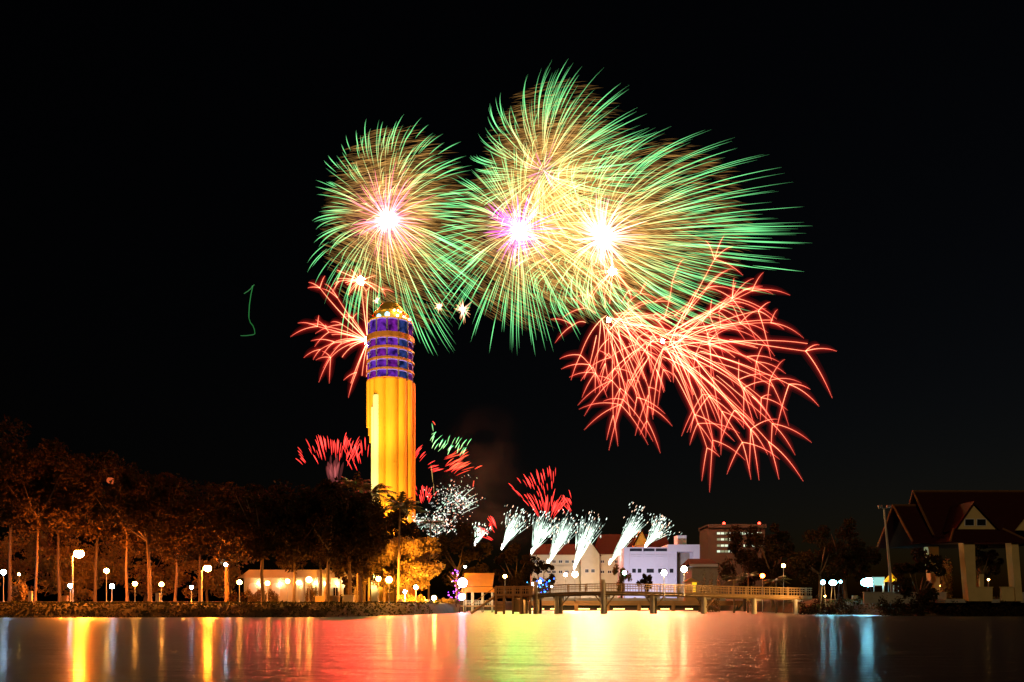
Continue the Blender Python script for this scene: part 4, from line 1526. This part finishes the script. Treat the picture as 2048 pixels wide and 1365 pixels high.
b.tube([((988 - 1022) * ks, -1.5, 3.9), ((988 - 1022) * ks - 3.3, -1.5, 1.5)], .07, 6)
b.tube([((988 - 1022) * ks, -1.5, 2.5), ((988 - 1022) * ks - 3.4, -1.5, 0.1)], .16, 4)
b.build('stair_rail', M['wood'], sh)

# promenade and added light-catching wall behind the bridge
PR = 161.0
kp = PR / F
pr = thing('boardwalk', 'low orange-lit boardwalk on short piles seen below the footbridge', 'boardwalk', (at(1320, 0, PR)[0], PR, 0))
b = MB()
x0, x1 = (1062 - 1320) * kp, (1600 - 1320) * kp
b.bb(x0, x1, -1.4, 1.6, 1.75, 2.1)
b.build('deck', M['ochre'], pr)
b = MB()
b.bb(x0, x1, -1.25, -1.1, 1.15, 1.72)
b.build('fascia', M['ochre'], pr)
for px in (1080, 1152, 1215, 1277, 1345, 1410, 1478, 1545):
    p = MB()
    p.tube([((px - 1320) * kp, -.9, -1.2), ((px - 1320) * kp, -.9, 1.74)], .42, 10)
    p.build('pile', M['ochre'], pr)
GWY = 172.0
gwl = thing('light_band_wall', 'added cream wall catching a yellow light band behind the boardwalk', 'wall', (at(1210, 0, GWY)[0], GWY, gz(20, GWY)))  # added surface that shows the bright band behind the bridge
b = MB()
wl_, wr_ = (1060 - 1210) * GWY / F, (1450 - 1210) * GWY / F
b.bb(wl_, wr_, 0, .3, -.3, 1.5)
b.build('panel', M['cream'], gwl)
for i in range(14):
    xx = wl_ + (wr_ - wl_) * i / 13
    p = MB()
    p.bb(xx - .2, xx + .2, -.08, .38, -.3, 1.75)
    p.build('pillar', M['cream'], gwl)
for i, (px, wd_) in enumerate(((1075, 3.0), (1110, 2.2), (1168, 2.6), (1203, 2.0), (1238, 2.6), (1286, 2.4), (1330, 2.0), (1378, 1.8))):
    xx = at(px, 0, 168.5)[0]
    zz = gz(xx, 168.5)
    nm = ['behind the first pier of the bridge', 'left of the blue lit bush', 'under the brightest bridge lamp', 'left of the tall bridge pier', 'right of the tall bridge pier', 'below the white building', 'below the left one of two bridge lamps', 'below the right one of two bridge lamps'][i]
    o = thing('added_tube_light', 'added long warm tube light on the boardwalk edge ' + nm, 'tube light', (xx, 168.5, zz), 'added tube lights along the boardwalk')  # added lamps that light the band behind the boardwalk
    b = MB()
    b.bb(-wd_ / 2, wd_ / 2, -.1, .1, -.1, .08)
    b.build('base', M['metal'], o)
    b = MB()
    b.tube([(-wd_ / 2 + .1, 0, .16), (wd_ / 2 - .1, 0, .16)], .09, 8)
    b.build('tube', lampmat((1.0, .5, .12), 9), o)

GB = 'lamps around the footbridge'
floodlight('added unseen floodlight on the point shining along the piers of the footbridge', (-13.5, 122, gz(-13.5, 122)), (22, 118, 2), 42000, (1.0, .45, .1), radians(60))  # added side fill for the bridge piers and rails
floodlight('added unseen floodlight on the right bank shining back along the footbridge', (50, 112, gz(50, 112)), (24, 118, 2.5), 34000, (1.0, .5, .12), radians(70))  # second added fill, for the near side of the bridge
globe_lamp('brightest orange-white lamp above the footbridge, below a white fountain', 1150, 1149, 150, (1.0, .62, .3), 190, .55, GB, 'bridge_lamp', 2.1)
globe_lamp('left one of two starry lamps before the white flat-roofed building', 1328, 1146, 117.6, (1.0, .62, .28), 190, .42, GB, 'bridge_lamp', 2.9)
globe_lamp('right and higher one of two starry lamps before the white flat-roofed building', 1368, 1139, 117.6, (1.0, .62, .28), 200, .46, GB, 'bridge_lamp', 2.9)
globe_lamp('small yellow lamp between the orange roof and the footbridge rail', 1010, 1153, 130, (1.0, .6, .12), 60, .3, GB, 'bridge_lamp', 2.0)
globe_lamp('small yellow lamp on a thin pole right of the red lamp', 1567, 1132, 126, (1.0, .62, .15), 60, .28, GB, 'bridge_lamp')
globe_lamp('red glowing lamp among the small palms', 1525, 1152, 128, (1.0, .1, .01), 60, .36, GB, 'bridge_lamp')
globe_lamp('pinkish lamp just left of the brightest bridge lamp', 1131, 1150, 152, (1.0, .45, .35), 60, .36, GB, 'bridge_lamp', 2.1)
globe_lamp('tiny yellow lamp at the right end of the footbridge', 1650, 1193, 116, (1.0, .6, .2), 30, .12, GB, 'bridge_lamp')

# blue lit shrub
bx = at(1082, 0, 160)[0]
bl = thing('fairy_light_shrub', 'shrub covered in blue fairy lights behind the left half of the footbridge', 'lit shrub', (bx, 160, 2.1))
cc = rng.normal(size=(900, 3)) * np.array([1.3, .8, .8]) + np.array([0, 0, 3.2])
leaf_obj('foliage', cc, rng, M['leaf'], .16, bl)
b = MB()
b.tube([(0, 0, -.2), (0, 0, 3.0)], [.14, .08], 6)
b.build('stem', M['bark'], bl)
BLU = [emit('blue_bulb', (.02, .1, 1.0), 6), emit('sky_blue_bulb', (.06, .42, 1.0), 5), emit('pale_blue_bulb', (.7, .85, 1.0), 60)]
for i in range(34):
    b = MB()
    p = rng.normal(size=3) * np.array([1.3, .6, .8]) + np.array([0, -.5, 3.2])
    b.ball(p, rng.uniform(.1, .2) * (1.7 if i < 4 else 1), 7, 5)
    b.build('fairy_bulb', BLU[2 if i < 4 else int(rng.choice(2, p=[.6, .4]))], bl)
globe_lamp('small green-white lamp at the left corner of the white building', 1249, 1146, 190, (.35, 1.0, .6), 40, .5, GB, 'bridge_lamp')

# ------------------------------------------------------------------ buildings behind the inlet
def base_z(X, Y):
    return gz(X, Y)


WY = 232.0
kw = WY / F
wz = gz(45, WY)
wb = thing('flat_roofed_building', 'white flat-roofed block with a roof tower and a long slit window', 'building', (at(1322, 0, WY)[0], WY, wz))


def wzz(py, Y=WY, z=wz):
    return CZ - (py - HY) * Y / F - z


def wx_(px, c=1322, Y=WY):
    return (px - c) * Y / F


b = MB()
b.bb(wx_(1248), wx_(1354), 0, 14, -.5, wzz(1095))
b.bb(wx_(1352), wx_(1398), 4.02, 14, -.5, wzz(1092))
b.build('wall', M['white'], wb)
b = MB()
b.bb(wx_(1334), wx_(1398), -1.0, 13.98, wzz(1104), wzz(1090))
b.bb(wx_(1385), wx_(1398), -1.0, -.2, wzz(1122), wzz(1104.1))
b.build('canopy', M['white'], wb)
b = MB()
b.bb(wx_(1358), wx_(1376), 2, 7, wzz(1090) + .002, wzz(1070))
b.build('roof_tower', M['white'], wb)
for (p0, p1) in ((1259.5, 1284), (1286.5, 1309), (1311.5, 1334)):
    b = MB()
    b.bb(wx_(p0), wx_(p1), -.1, .05, wzz(1103), wzz(1097.5))
    b.build('window', M['glass'], wb)
b = MB()
for py in (1110, 1113.5, 1134):
    b.bb(wx_(1258), wx_(1352), -.18, -.02, wzz(py + .8), wzz(py))
for px in (1248.5, 1260, 1288, 1311, 1336, 1352):
    b.bb(wx_(px) - .2, wx_(px) + .2, -.22, -.03, -.3, wzz(1104))
b.build('trim', M['white'], wb)
b = MB()
for px in (1268, 1279, 1297, 1304, 1320, 1329, 1343):
    b.bb(wx_(px) - .55, wx_(px) + .55, -.06, .04, wzz(1146), wzz(1138))
b.build('ground_window', M['glass'], wb)
b = MB()
b.bb(wx_(1353), wx_(1385), 3.9, 4.0, -.3, wzz(1104.5))
b.build('dark_recess', M['concrete'], wb)
floodlight('floodlight washing the white flat-roofed building with lilac light', (at(1300, 0, 212)[0], 208, gz(38, 208)), (at(1310, 0, WY)[0], WY, 10), 26000, (.82, .74, 1.0), radians(100))

TYb = 268.0
tzb = gz(40, TYb)


def t_x(px, c=1165):
    return (px - c) * TYb / F


def t_z(py):
    return CZ - (py - HY) * TYb / F - tzb


te = thing('school_building', 'long cream building with steep dark red roofs behind the white fountains', 'building', (at(1165, 0, TYb)[0], TYb, tzb))
b = MB()
b.bb(t_x(1062), t_x(1262), 0, 12, -.5, t_z(1108))
b.build('wall', M['cream'], te)
b = MB()
b.add([(t_x(1190), -1, t_z(1109)), (t_x(1345), -1, t_z(1109)), (t_x(1338), 6, t_z(1066)), (t_x(1202), 6, t_z(1066)), (t_x(1190), 13, t_z(1109)), (t_x(1345), 13, t_z(1109))],
      [(0, 1, 2, 3), (3, 2, 5, 4), (0, 3, 4), (1, 5, 2), (0, 4, 5, 1)])
b.build('main_roof', M['roofred'], te)
b = MB()
b.add([(t_x(1058), -1, t_z(1110)), (t_x(1170), -1, t_z(1110)), (t_x(1164), 6, t_z(1086)), (t_x(1070), 6, t_z(1086)), (t_x(1058), 13, t_z(1110)), (t_x(1170), 13, t_z(1110))],
      [(0, 1, 2, 3), (3, 2, 5, 4), (0, 3, 4), (1, 5, 2), (0, 4, 5, 1)])
b.build('wing_roof', M['roofred'], te)
b = MB()
b.prism([(t_x(1160), -.4), (t_x(1197), -.4), (t_x(1197), t_z(1110)), (t_x(1178), t_z(1084)), (t_x(1160), t_z(1110))], -3.2, -.02)
b.build('gable_bay', M['cream'], te)
b = MB()
b.add([(t_x(1157), -3.8, t_z(1113)), (t_x(1178), -3.8, t_z(1082)), (t_x(1178), 3, t_z(1082)), (t_x(1157), 3, t_z(1113)), (t_x(1200), -3.8, t_z(1113)), (t_x(1200), 3, t_z(1113)),
       (t_x(1157), -3.8, t_z(1114.5)), (t_x(1178), -3.8, t_z(1083.6)), (t_x(1200), -3.8, t_z(1114.5))],
      [(0, 1, 2, 3), (1, 4, 5, 2), (6, 7, 1, 0), (7, 8, 4, 1)])
b.build('gable_roof', M['roofred'], te)
for py in (1120.5, 1141):
    win_row(te, [t_x(p) for p in (1072, 1081, 1098, 1108, 1121, 1134, 1147)] + [t_x(p) for p in (1205, 1219, 1233, 1246)], t_z(py + 6.5), t_z(py), 1.35, -.003)
win_row(te, [t_x(1172), t_x(1184)], t_z(1147), t_z(1139), 1.3, -3.203)
b = MB()
b.bb(t_x(1062), t_x(1160), -.5, -.02, t_z(1134), t_z(1131.5))
b.bb(t_x(1197), t_x(1262), -.5, -.02, t_z(1134), t_z(1131.5))
b.build('floor_band', M['cream'], te)
floodlight('floodlight lighting the cream school front from the lawn', (at(1180, 0, 246)[0], 246, gz(25, 246)), (at(1165, 0, TYb)[0], TYb, 9), 20000, (1.0, .66, .42), radians(120))

gt_ = thing('temple_gable', 'small golden temple gable rising behind the white building roof', 'temple', (at(1283, 0, 262)[0], 262, gz(44, 262)))
kz = 262 / F
zt0 = gz(44, 262)


def g_z(py):
    return CZ - (py - HY) * kz - zt0


b = MB()
b.bb(-14 * kz, 14 * kz, 0, 5, -.5, g_z(1090))
b.build('wall', M['ochre'], gt_)
b = MB()
b.prism([(-14 * kz, g_z(1090) + .003), (14 * kz, g_z(1090) + .003), (2 * kz, g_z(1064)), (0, g_z(1060)), (-2 * kz, g_z(1064))], -.3, 5.2)
b.build('gable', M['goldcap'], gt_)
b = MB()
for s in (-1, 1):
    b.tube([(s * 17 * kz, -.5, g_z(1092)), (s * 7 * kz, -.5, g_z(1072)), (0, -.5, g_z(1059))], .35, 6)
b.build('barge_board', M['roofred'], gt_)

OY = 400.0
oz = gz(100, OY)


def o_x(px):
    return (px - 1472) * OY / F


def o_z(py):
    return CZ - (py - HY) * OY / F - oz


of = thing('office_block', 'distant office block with rows of lit windows and two red roof lights', 'building', (at(1472, 0, OY)[0], OY, oz))
b = MB()
b.bb(o_x(1420), o_x(1530), 0, 20, -.5, o_z(1056))
b.bb(o_x(1416), o_x(1420.1), -.1, 18, -.5, o_z(1052))
b.build('wall', M['office'], of)
b = MB()
b.bb(o_x(1416), o_x(1532), -.7, 20.5, o_z(1056) + .003, o_z(1049))
b.build('parapet', M['office'], of)
OFW = [emit('lit_office_window', (.85, 1.0, .75), 1.0), emit('dim_office_window', (.8, .85, .5), .35)]
for ry, py in enumerate((1067, 1079, 1091.5, 1103)):
    for c in range(12):
        px = 1434 + c * 7.6
        b = MB()
        b.bb(o_x(px), o_x(px + 6.4), -.12, .02, o_z(py + 2.4), o_z(py - 2))
        lit = (ry == 0) or (ry == 1 and c < 4) or (ry > 1 and c in (1, 2, 3)) or rng.uniform() < .12
        b.build('window', OFW[0 if lit and rng.uniform() < .75 else 1] if lit else M['glass'], of)
REDL = emit('red_beacon_glow', (1.0, .04, .02), 12)
for px in (1450, 1521):
    b = MB()
    b.tube([(o_x(px), 2, o_z(1049)), (o_x(px), 2, o_z(1047.5))], .2, 6)
    q = b.build('beacon_post', M['metal'], of)
    b = MB()
    b.ball((o_x(px), 2, o_z(1046.5)), .75, 10, 6)
    b.build('beacon', REDL, q)

lb = thing('low_roofed_hall', 'low dark-roofed hall with a lilac fascia right of the white building', 'building', (at(1410, 0, 190)[0], 190, gz(47, 190)))
zl0 = gz(47, 190)
kl = 190 / F


def l_z(py):
    return CZ - (py - HY) * kl - zl0


b = MB()
b.bb(-26 * kl, 26 * kl, 0, 8, -.4, l_z(1134))
b.build('wall', M['concrete'], lb)
b = MB()
b.bb(-32 * kl, 24 * kl, -.9, -.6, l_z(1134), l_z(1129))
b.build('fascia', M['white'], lb)
b = MB()
b.add([(-34 * kl, -.6, l_z(1130)), (28 * kl, -.6, l_z(1130)), (20 * kl, 4, l_z(1116)), (-26 * kl, 4, l_z(1116)), (-34 * kl, 9, l_z(1130)), (28 * kl, 9, l_z(1130))],
      [(0, 1, 2, 3), (3, 2, 5, 4), (0, 3, 4), (1, 5, 2), (0, 4, 5, 1)])
b.build('roof', M['roofred'], lb)

ko = thing('kiosk', 'small yellow-lit kiosk behind the footbridge rail, right of the starry lamps', 'kiosk', (at(1383, 0, 169)[0], 169, gz(39, 169)))
kq = 169 / F
ko.location.z = 4.2
b = MB()
b.bb(-12 * kq, 12 * kq, 0, 1.6, -2.6, 1.2)
b.build('wall', M['ochre'], ko)
b = MB()
b.add([(-15 * kq, -.5, 2.0), (15 * kq, -.5, 2.0), (0, .8, 3.1), (-15 * kq, 2.1, 2.0), (15 * kq, 2.1, 2.0)], [(0, 1, 2), (1, 4, 2), (4, 3, 2), (3, 0, 2), (0, 3, 4, 1)])
b.build('roof', M['ochre'], ko)
b = MB()
for s in (-1, 1):
    b.bb(s * 11 * kq - .06, s * 11 * kq + .06, -.1, .02, 1.2, 2.0)
b.build('post', M['wood'], ko)
b = MB()
b.bb(0.1, 11 * kq, -.06, -.003, -.1, 2.0)
b.build('lit_panel', emit('kiosk_panel_glow', (1.0, .62, .02), 1.1), ko)

# ------------------------------------------------------------------ right bank
RW = 101.0
rw = thing('boundary_wall', 'low grey wall along the right bank in front of the pavilion', 'wall', (at(1900, 0, RW)[0], RW, 2.0))
k2 = RW / F
b = MB()
b.bb((1728 - 1900) * k2, (1893 - 1900) * k2, 0, .25, -.4, 1.0)
b.bb((2018 - 1900) * k2, (2200 - 1900) * k2, 0, .25, -.4, 1.0)
b.build('panel', M['concrete'], rw)
b = MB()
b.bb((1727 - 1900) * k2, (1894 - 1900) * k2, -.06, .31, 1.003, 1.12)
b.bb((2017 - 1900) * k2, (2201 - 1900) * k2, -.06, .31, 1.003, 1.12)
b.build('coping', M['concrete'], rw)

VY = 99.0
vk = VY / F
vz = 2.2


def v_x(px, d=0.0):
    return (px - 1024) * (VY + d) / F - (1945 - 1024) * vk


def v_z(py, d=0.0):
    return CZ - (py - HY) * (VY + d) / F - vz


tp = thing('temple_pavilion', 'large dark pavilion with tiered red roof and a cream gable with two small windows', 'pavilion', (at(1945, 0, VY)[0], VY, vz))
# main roof: ridge longer than the eaves, peaks leaning out
def roof_slab(px_r0, px_r1, y_r, px_e0, px_e1, y_e, dep, yc):
    b = MB()
    a_, c_ = yc - dep, yc + dep
    ze, zr = v_z(y_e, a_), v_z(y_r, yc)
    e0, e1, r0, r1 = v_x(px_e0, a_), v_x(px_e1, a_), v_x(px_r0, yc), v_x(px_r1, yc)
    t = .22
    b.add([(e0, a_, ze), (e1, a_, ze), (r1, yc, zr), (r0, yc, zr), (e0, c_, ze), (e1, c_, ze),
           (e0, a_, ze - t), (e1, a_, ze - t), (r1, yc, zr - t), (r0, yc, zr - t), (e0, c_, ze - t), (e1, c_, ze - t)],
          [(0, 1, 2, 3), (3, 2, 5, 4), (9, 8, 7, 6), (10, 11, 8, 9), (0, 6, 7, 1), (4, 5, 11, 10), (0, 3, 9, 6), (3, 4, 10, 9), (1, 7, 8, 2), (2, 8, 11, 5)])
    b.build('main_roof' if yc and px_r0 > 1800 else 'lower_roof', M['roofred'], tp)
    for (e, r) in ((e0, r0), (e1, r1)):
        for s in (-1, 1):
            q = MB()
            q.tube([(r, yc, zr + .15), ((r + e) / 2 + .03, yc + s * dep * .52, (zr + ze) / 2 - .08), (e, yc + s * dep * 1.03, ze + .05)], [.1, .17, .14], 5)
            q.build('barge_board', M['boards'], tp)
    g = MB()
    ins = 1.3
    for e, r, sg in ((e0, r0, 1), (e1, r1, -1)):
        pass
    x0, x1 = e0 + ins, e1 - ins
    g.add([(x0, a_ + .3, ze - t), (x0, c_ - .3, ze - t), (x0, yc, zr - t - .3), (x1, a_ + .3, ze - t), (x1, c_ - .3, ze - t), (x1, yc, zr - t - .3)],
          [(0, 2, 1), (3, 4, 5), (0, 1, 4, 3)])
    g.build('gable_shade_panel', M['dark'], tp)  # near-black sheet standing in for the shade inside the open gable
    q = MB()
    q.tube([(r0 - .1, yc, zr + .05), (r1 + .1, yc, zr + .05)], .16, 6)
    q.build('ridge_cap', M['boards'], tp)


roof_slab(1826, 2068, 984, 1866, 2046, 1072, 4.2, 5.0)
roof_slab(1786, 2110, 1012, 1824, 2090, 1084, 4.6, 5.0)
# front gable
fgx = 1934
b = MB()
b.prism([(v_x(1897), v_z(1061)), (v_x(1980), v_z(1061)), (v_x(1932), v_z(1012))], -1.4, -1.15)
pedi = b.build('pediment', M['warmcream'], tp)
for px in (1925.5, 1949):
    w_ = MB()
    w_.bb(v_x(px) - .62, v_x(px) + .62, -1.46, -1.405, v_z(1054.5), v_z(1040.5))
    f_ = w_.build('window', M['white'], tp)
    w_ = MB()
    w_.bb(v_x(px) - .54, v_x(px) + .54, -1.49, -1.463, v_z(1053.5), v_z(1041.5))
    w_.build('pane', M['dark'], f_)
b = MB()
b.add([(v_x(1893), -1.8, v_z(1064)), (v_x(1932), -1.8, v_z(1006)), (v_x(1932), 4.5, v_z(1006)), (v_x(1893), 4.5, v_z(1064)), (v_x(1985), -1.8, v_z(1064)), (v_x(1985), 4.5, v_z(1064)),
       (v_x(1897), -1.8, v_z(1064)), (v_x(1932), -1.8, v_z(1012)), (v_x(1981), -1.8, v_z(1064))],
      [(0, 1, 2, 3), (1, 4, 5, 2), (0, 6, 7, 1), (7, 8, 4, 1)])
b.build('gable_roof', M['roofred'], tp)
b = MB()
b.add([(v_x(1868), -3.6, v_z(1088)), (v_x(2020), -3.6, v_z(1088)), (v_x(1992), -1.4, v_z(1061.5)), (v_x(1893), -1.4, v_z(1061.5)), (v_x(1868), -3.6, v_z(1090)), (v_x(2020), -3.6, v_z(1090)), (v_x(2020), 1, v_z(1088)), (v_x(1868), 1, v_z(1088))],
      [(0, 1, 2, 3), (4, 5, 1, 0), (1, 6, 2), (0, 3, 7), (5, 4, 7, 6)])
b.build('porch_roof', M['roofred'], tp)
for s, (pa, pb) in ((-1, (1868, 1894)), (1, (2020, 1991))):
    b = MB()
    b.tube([(v_x(pa), -3.65, v_z(1087)), (v_x(pb), -1.45, v_z(1060))], .14, 5)
    b.build('hip_board', M['boards'], tp)
# columns, battered like in the photo
for (pt0, pt1, pb0, pb1) in ((1898, 1920, 1908, 1924), (1990, 2004, 2000, 2013)):
    for y in (-2.6, 5.5):
        b = MB()
        z0_, z1_ = -.3, v_z(1088)
        b.add([(v_x(pb0), y - .55, z0_), (v_x(pb1), y - .55, z0_), (v_x(pb1), y + .55, z0_), (v_x(pb0), y + .55, z0_), (v_x(pt0), y - .55, z1_), (v_x(pt1), y - .55, z1_), (v_x(pt1), y + .55, z1_), (v_x(pt0), y + .55, z1_)],
              [(3, 2, 1, 0), (4, 5, 6, 7), (0, 1, 5, 4), (1, 2, 6, 5), (2, 3, 7, 6), (3, 0, 4, 7)])
        b.build('column', M['warmcream'], tp)
for (p0, p1) in ((1923.5, 1957), (1975, 1999.5)):
    b = MB()
    b.bb(v_x(p0), v_x(p1), -2.9, -2.5, -.3, v_z(1177))
    b.bb(v_x(p0) - .05, v_x(p1) + .05, -2.95, -2.45, v_z(1177) + .003, v_z(1175))
    b.build('base_wall', M['warmcream'], tp)
b = MB()
b.bb(v_x(1870), v_x(2090), -2.4, 9, -.5, -.05)
b.build('floor', M['concrete'], tp)
b = MB()
b.bb(v_x(1936), v_x(1943), -2.6, -2.3, v_z(1175) + .005, v_z(1150))
b.build('low_post', M['warmcream'], tp)
b = MB()
b.bb(v_x(1868), v_x(2095), 1.0, 9.2, v_z(1087), v_z(1083))
b.build('ceiling', M['dark'], tp)
b = MB()
b.prism([(v_x(2026), v_z(1062)), (v_x(2072), v_z(1062)), (v_x(2048), v_z(1035))], -.6, -.35)
b.build('side_pediment', M['warmcream'], tp)
spot_low('warm lantern glowing between the pavilion columns', 1933, 1131, 106, .2, (1.0, .6, .15), 70, 'garden_lantern', 'warm lights behind the pavilion')
spot_low('low warm light on the lawn left of the pavilion column', 1878, 1172, 112, .16, (1.0, .5, .12), 70, 'garden_lantern', 'warm lights behind the pavilion')
spot_low('low warm light between the two base walls of the pavilion', 1977, 1160, 112, .14, (1.0, .5, .12), 60, 'garden_lantern', 'warm lights behind the pavilion')
hedge('orange-lit bush seen left of the pavilion column', 1882, 1902, 1120, 114, None, 1500, 21, 'shrubs on the right bank')
hedge('dark ragged shrubs on the right water edge under the grey wall', 1760, 1850, 1196, 99.5, M['leaf'], 3000, 22, 'shrubs on the right bank')
hedge('ragged shrubs at the foot of the pavilion by the water', 1900, 2050, 1203, 96.5, M['leaf'], 3800, 23, 'shrubs on the right bank')
hedge('dark thicket at the right end of the footbridge', 1600, 1725, 1195, 110, M['leaf'], 4200, 24, 'shrubs on the right bank')
hedge('yellow-green bush behind the right half of the footbridge', 1398, 1440, 1150, 140, None, 2400, 25, 'shrubs on the right bank')

floodlight('added warm fill floodlight in the shrubs in front of the cream pavilion columns', (v_x(1950) + tp.location.x, 97.6, 2.0), (tp.location.x, VY, 8), 130, (1.0, .66, .24), radians(120))  # added front fill for the pavilion columns and gable
# leaning mast with lamps
mx0, my0 = at(1786, 1172, 106)[0], 106.0
ms = thing('lamp_mast', 'tall leaning pole with two unlit lamp heads above the cyan stage lights', 'pole', (mx0, my0, gz(mx0, my0)))
zt_ = CZ - (1018 - HY) * 106 / F - gz(mx0, my0)
dxm = (1768 - 1786) * 106 / F
b = MB()
b.tube([(0, 0, -.3), (dxm * .5, 0, zt_ * .5), (dxm, 0, zt_)], [.2, .17, .12], 8)
b.build('pole', M['concrete'], ms)
b = MB()
b.tube([(dxm - .75, 0, zt_ + .02), (dxm + .75, 0, zt_ + .12)], .06, 6)
b.build('crossarm', M['metal'], ms)
for s in (-.6, .6):
    b = MB()
    b.box((dxm + s, -.15, zt_ + .32), (.55, .35, .32))
    b.build('lamp_head', M['metal'], ms)
STG = 'cyan stage lights on the right bank'
CY = (.25, .8, 1.0)
stage_light('largest and brightest cyan stage light left of the leaning pole', 1738, 1165, 112, .62, CY, 90, STG, None, 1.9)
stage_light('cyan stage light at the left end of the row, by the black trees', 1646, 1165, 114, .32, CY, 60, STG)
stage_light('cyan stage light second from the left on the right bank', 1666, 1166, 114, .4, CY, 60, STG, None, 1.4)
stage_light('small cyan light between the left pair and the brightest one', 1681, 1164, 114, .2, CY, 50, STG)
scn = thing('video_screen', 'small pale cyan glowing screen right of the brightest stage light', 'screen', (at(1758, 0, 110)[0], 110, gz(48, 110)))
zz0 = gz(48, 110)
b = MB()
h_ = CZ - (1163 - HY) * 110 / F - zz0
b.bb(-.85, .85, .06, .2, h_ - .65, h_ + .65)
b.bb(-.7, -.6, .08, .18, -.2, h_ - .65)
b.bb(.6, .7, .08, .18, -.2, h_ - .65)
b.build('frame', M['metal'], scn)
b = MB()
b.bb(-.78, .78, .02, .055, h_ - .58, h_ + .58)
b.build('display', emit('screen_glow', (.45, .95, .85), .8), scn)
yt = thing('market_tent', 'small yellow lit tent at the foot of the leaning pole', 'tent', (at(1782, 0, 109)[0], 109, gz(50, 109)))
b = MB()
zt0 = gz(50, 109)


def y_z(py):
    return CZ - (py - HY) * 109 / F - zt0


b.add([(-.75, -.7, y_z(1164)), (.75, -.7, y_z(1164)), (.75, .7, y_z(1164)), (-.75, .7, y_z(1164)), (0, 0, y_z(1145))], [(0, 1, 4), (1, 2, 4), (2, 3, 4), (3, 0, 4)])
b.build('canopy', mat('yellow_canvas', (.75, .5, .03), .8, .15, transl=.5), yt)
b = MB()
for sx in (-.7, .7):
    for sy in (-.65, .65):
        b.bb(sx - .03, sx + .03, sy - .03, sy + .03, -.1, y_z(1164))
b.build('post', M['metal'], yt)
b = MB()
b.ball((0, 0, y_z(1166)), .14, 8, 6)
b.build('lamp_bulb', lampmat((1.0, .7, .25), 120), yt)


# lantern-shaped glowing spots over the left trees
def lantern(label, px, py, Y, s, k):
    o = thing('lantern_shaped_spot', label, 'lantern', at(px, py, Y), 'lantern-shaped glowing spots over the left trees')
    b = MB()
    b.lathe([(.5, -.7), (.62, -.2), (.66, .3), (.5, .65), (.2, .8), (.02, .83)], (0, 0, 0), 14)
    q = b.build('spot_shell', emit('spot_glow', (1.0, .16, .04), k), o, smooth=True)
    b = MB()
    b.lathe([(.52, -.74), (.54, -.7)], (0, 0, 0), 14)
    b.build('rim', M['dark'], o)
    o.scale = (s, s, s)
    o.rotation_euler = (0, radians(-70), radians(10))


lantern('brighter orange lantern-shaped spot glowing above the trees at the left', 222, 962, 120, .75, .55)
lantern('fainter dark red lantern-shaped spot above the second orange street lamp', 450, 982, 120, .72, .12)

# ------------------------------------------------------------------ firework smoke
def smoke_mat(dens):
    sm_m = bpy.data.materials.new('firework_smoke')
    sm_m.use_nodes = True
    n = sm_m.node_tree.nodes
    l = sm_m.node_tree.links
    n.remove(n['Principled BSDF'])
    vs_ = n.new('ShaderNodeVolumeScatter')
    vs_.inputs['Color'].default_value = (.8, .78, .74, 1)
    tc = n.new('ShaderNodeTexCoord')
    mp = n.new('ShaderNodeMapping')
    mp.inputs['Scale'].default_value = (1.4, 1.4, 2.2)
    l.new(tc.outputs['Object'], mp.inputs['Vector'])
    nz = n.new('ShaderNodeTexNoise')
    nz.inputs['Scale'].default_value = 1.3
    nz.inputs['Detail'].default_value = 5
    l.new(mp.outputs[0], nz.inputs['Vector'])
    gr = n.new('ShaderNodeTexGradient')
    gr.gradient_type = 'QUADRATIC_SPHERE'
    l.new(tc.outputs['Object'], gr.inputs['Vector'])
    rm = n.new('ShaderNodeMapRange')
    rm.inputs['From Min'].default_value = .4
    rm.inputs['From Max'].default_value = .75
    l.new(nz.outputs['Fac'], rm.inputs['Value'])
    mu = n.new('ShaderNodeMath')
    mu.operation = 'MULTIPLY'
    l.new(rm.outputs[0], mu.inputs[0])
    l.new(gr.outputs['Fac'], mu.inputs[1])
    m2_ = n.new('ShaderNodeMath')
    m2_.operation = 'MULTIPLY'
    m2_.inputs[1].default_value = dens
    l.new(mu.outputs[0], m2_.inputs[0])
    l.new(m2_.outputs[0], vs_.inputs['Density'])
    l.new(vs_.outputs[0], n['Material Output'].inputs['Volume'])
    return sm_m


for (px, py, Y, rx, ry, rz, tilt, dens) in ((955, 960, 300, 22, 16, 34, 12, .005), (1000, 1040, 300, 26, 16, 14, 20, .006)):
    b = MB()
    b.ball((0, 0, 0), 1.0, 20, 14)
    o = b.build('smoke', smoke_mat(dens), None, smooth=True, loc=at(px, py, Y))
    o.scale = (rx, ry, rz)
    o.rotation_euler = (0, radians(tilt), 0)
    tag(o, kind='stuff')
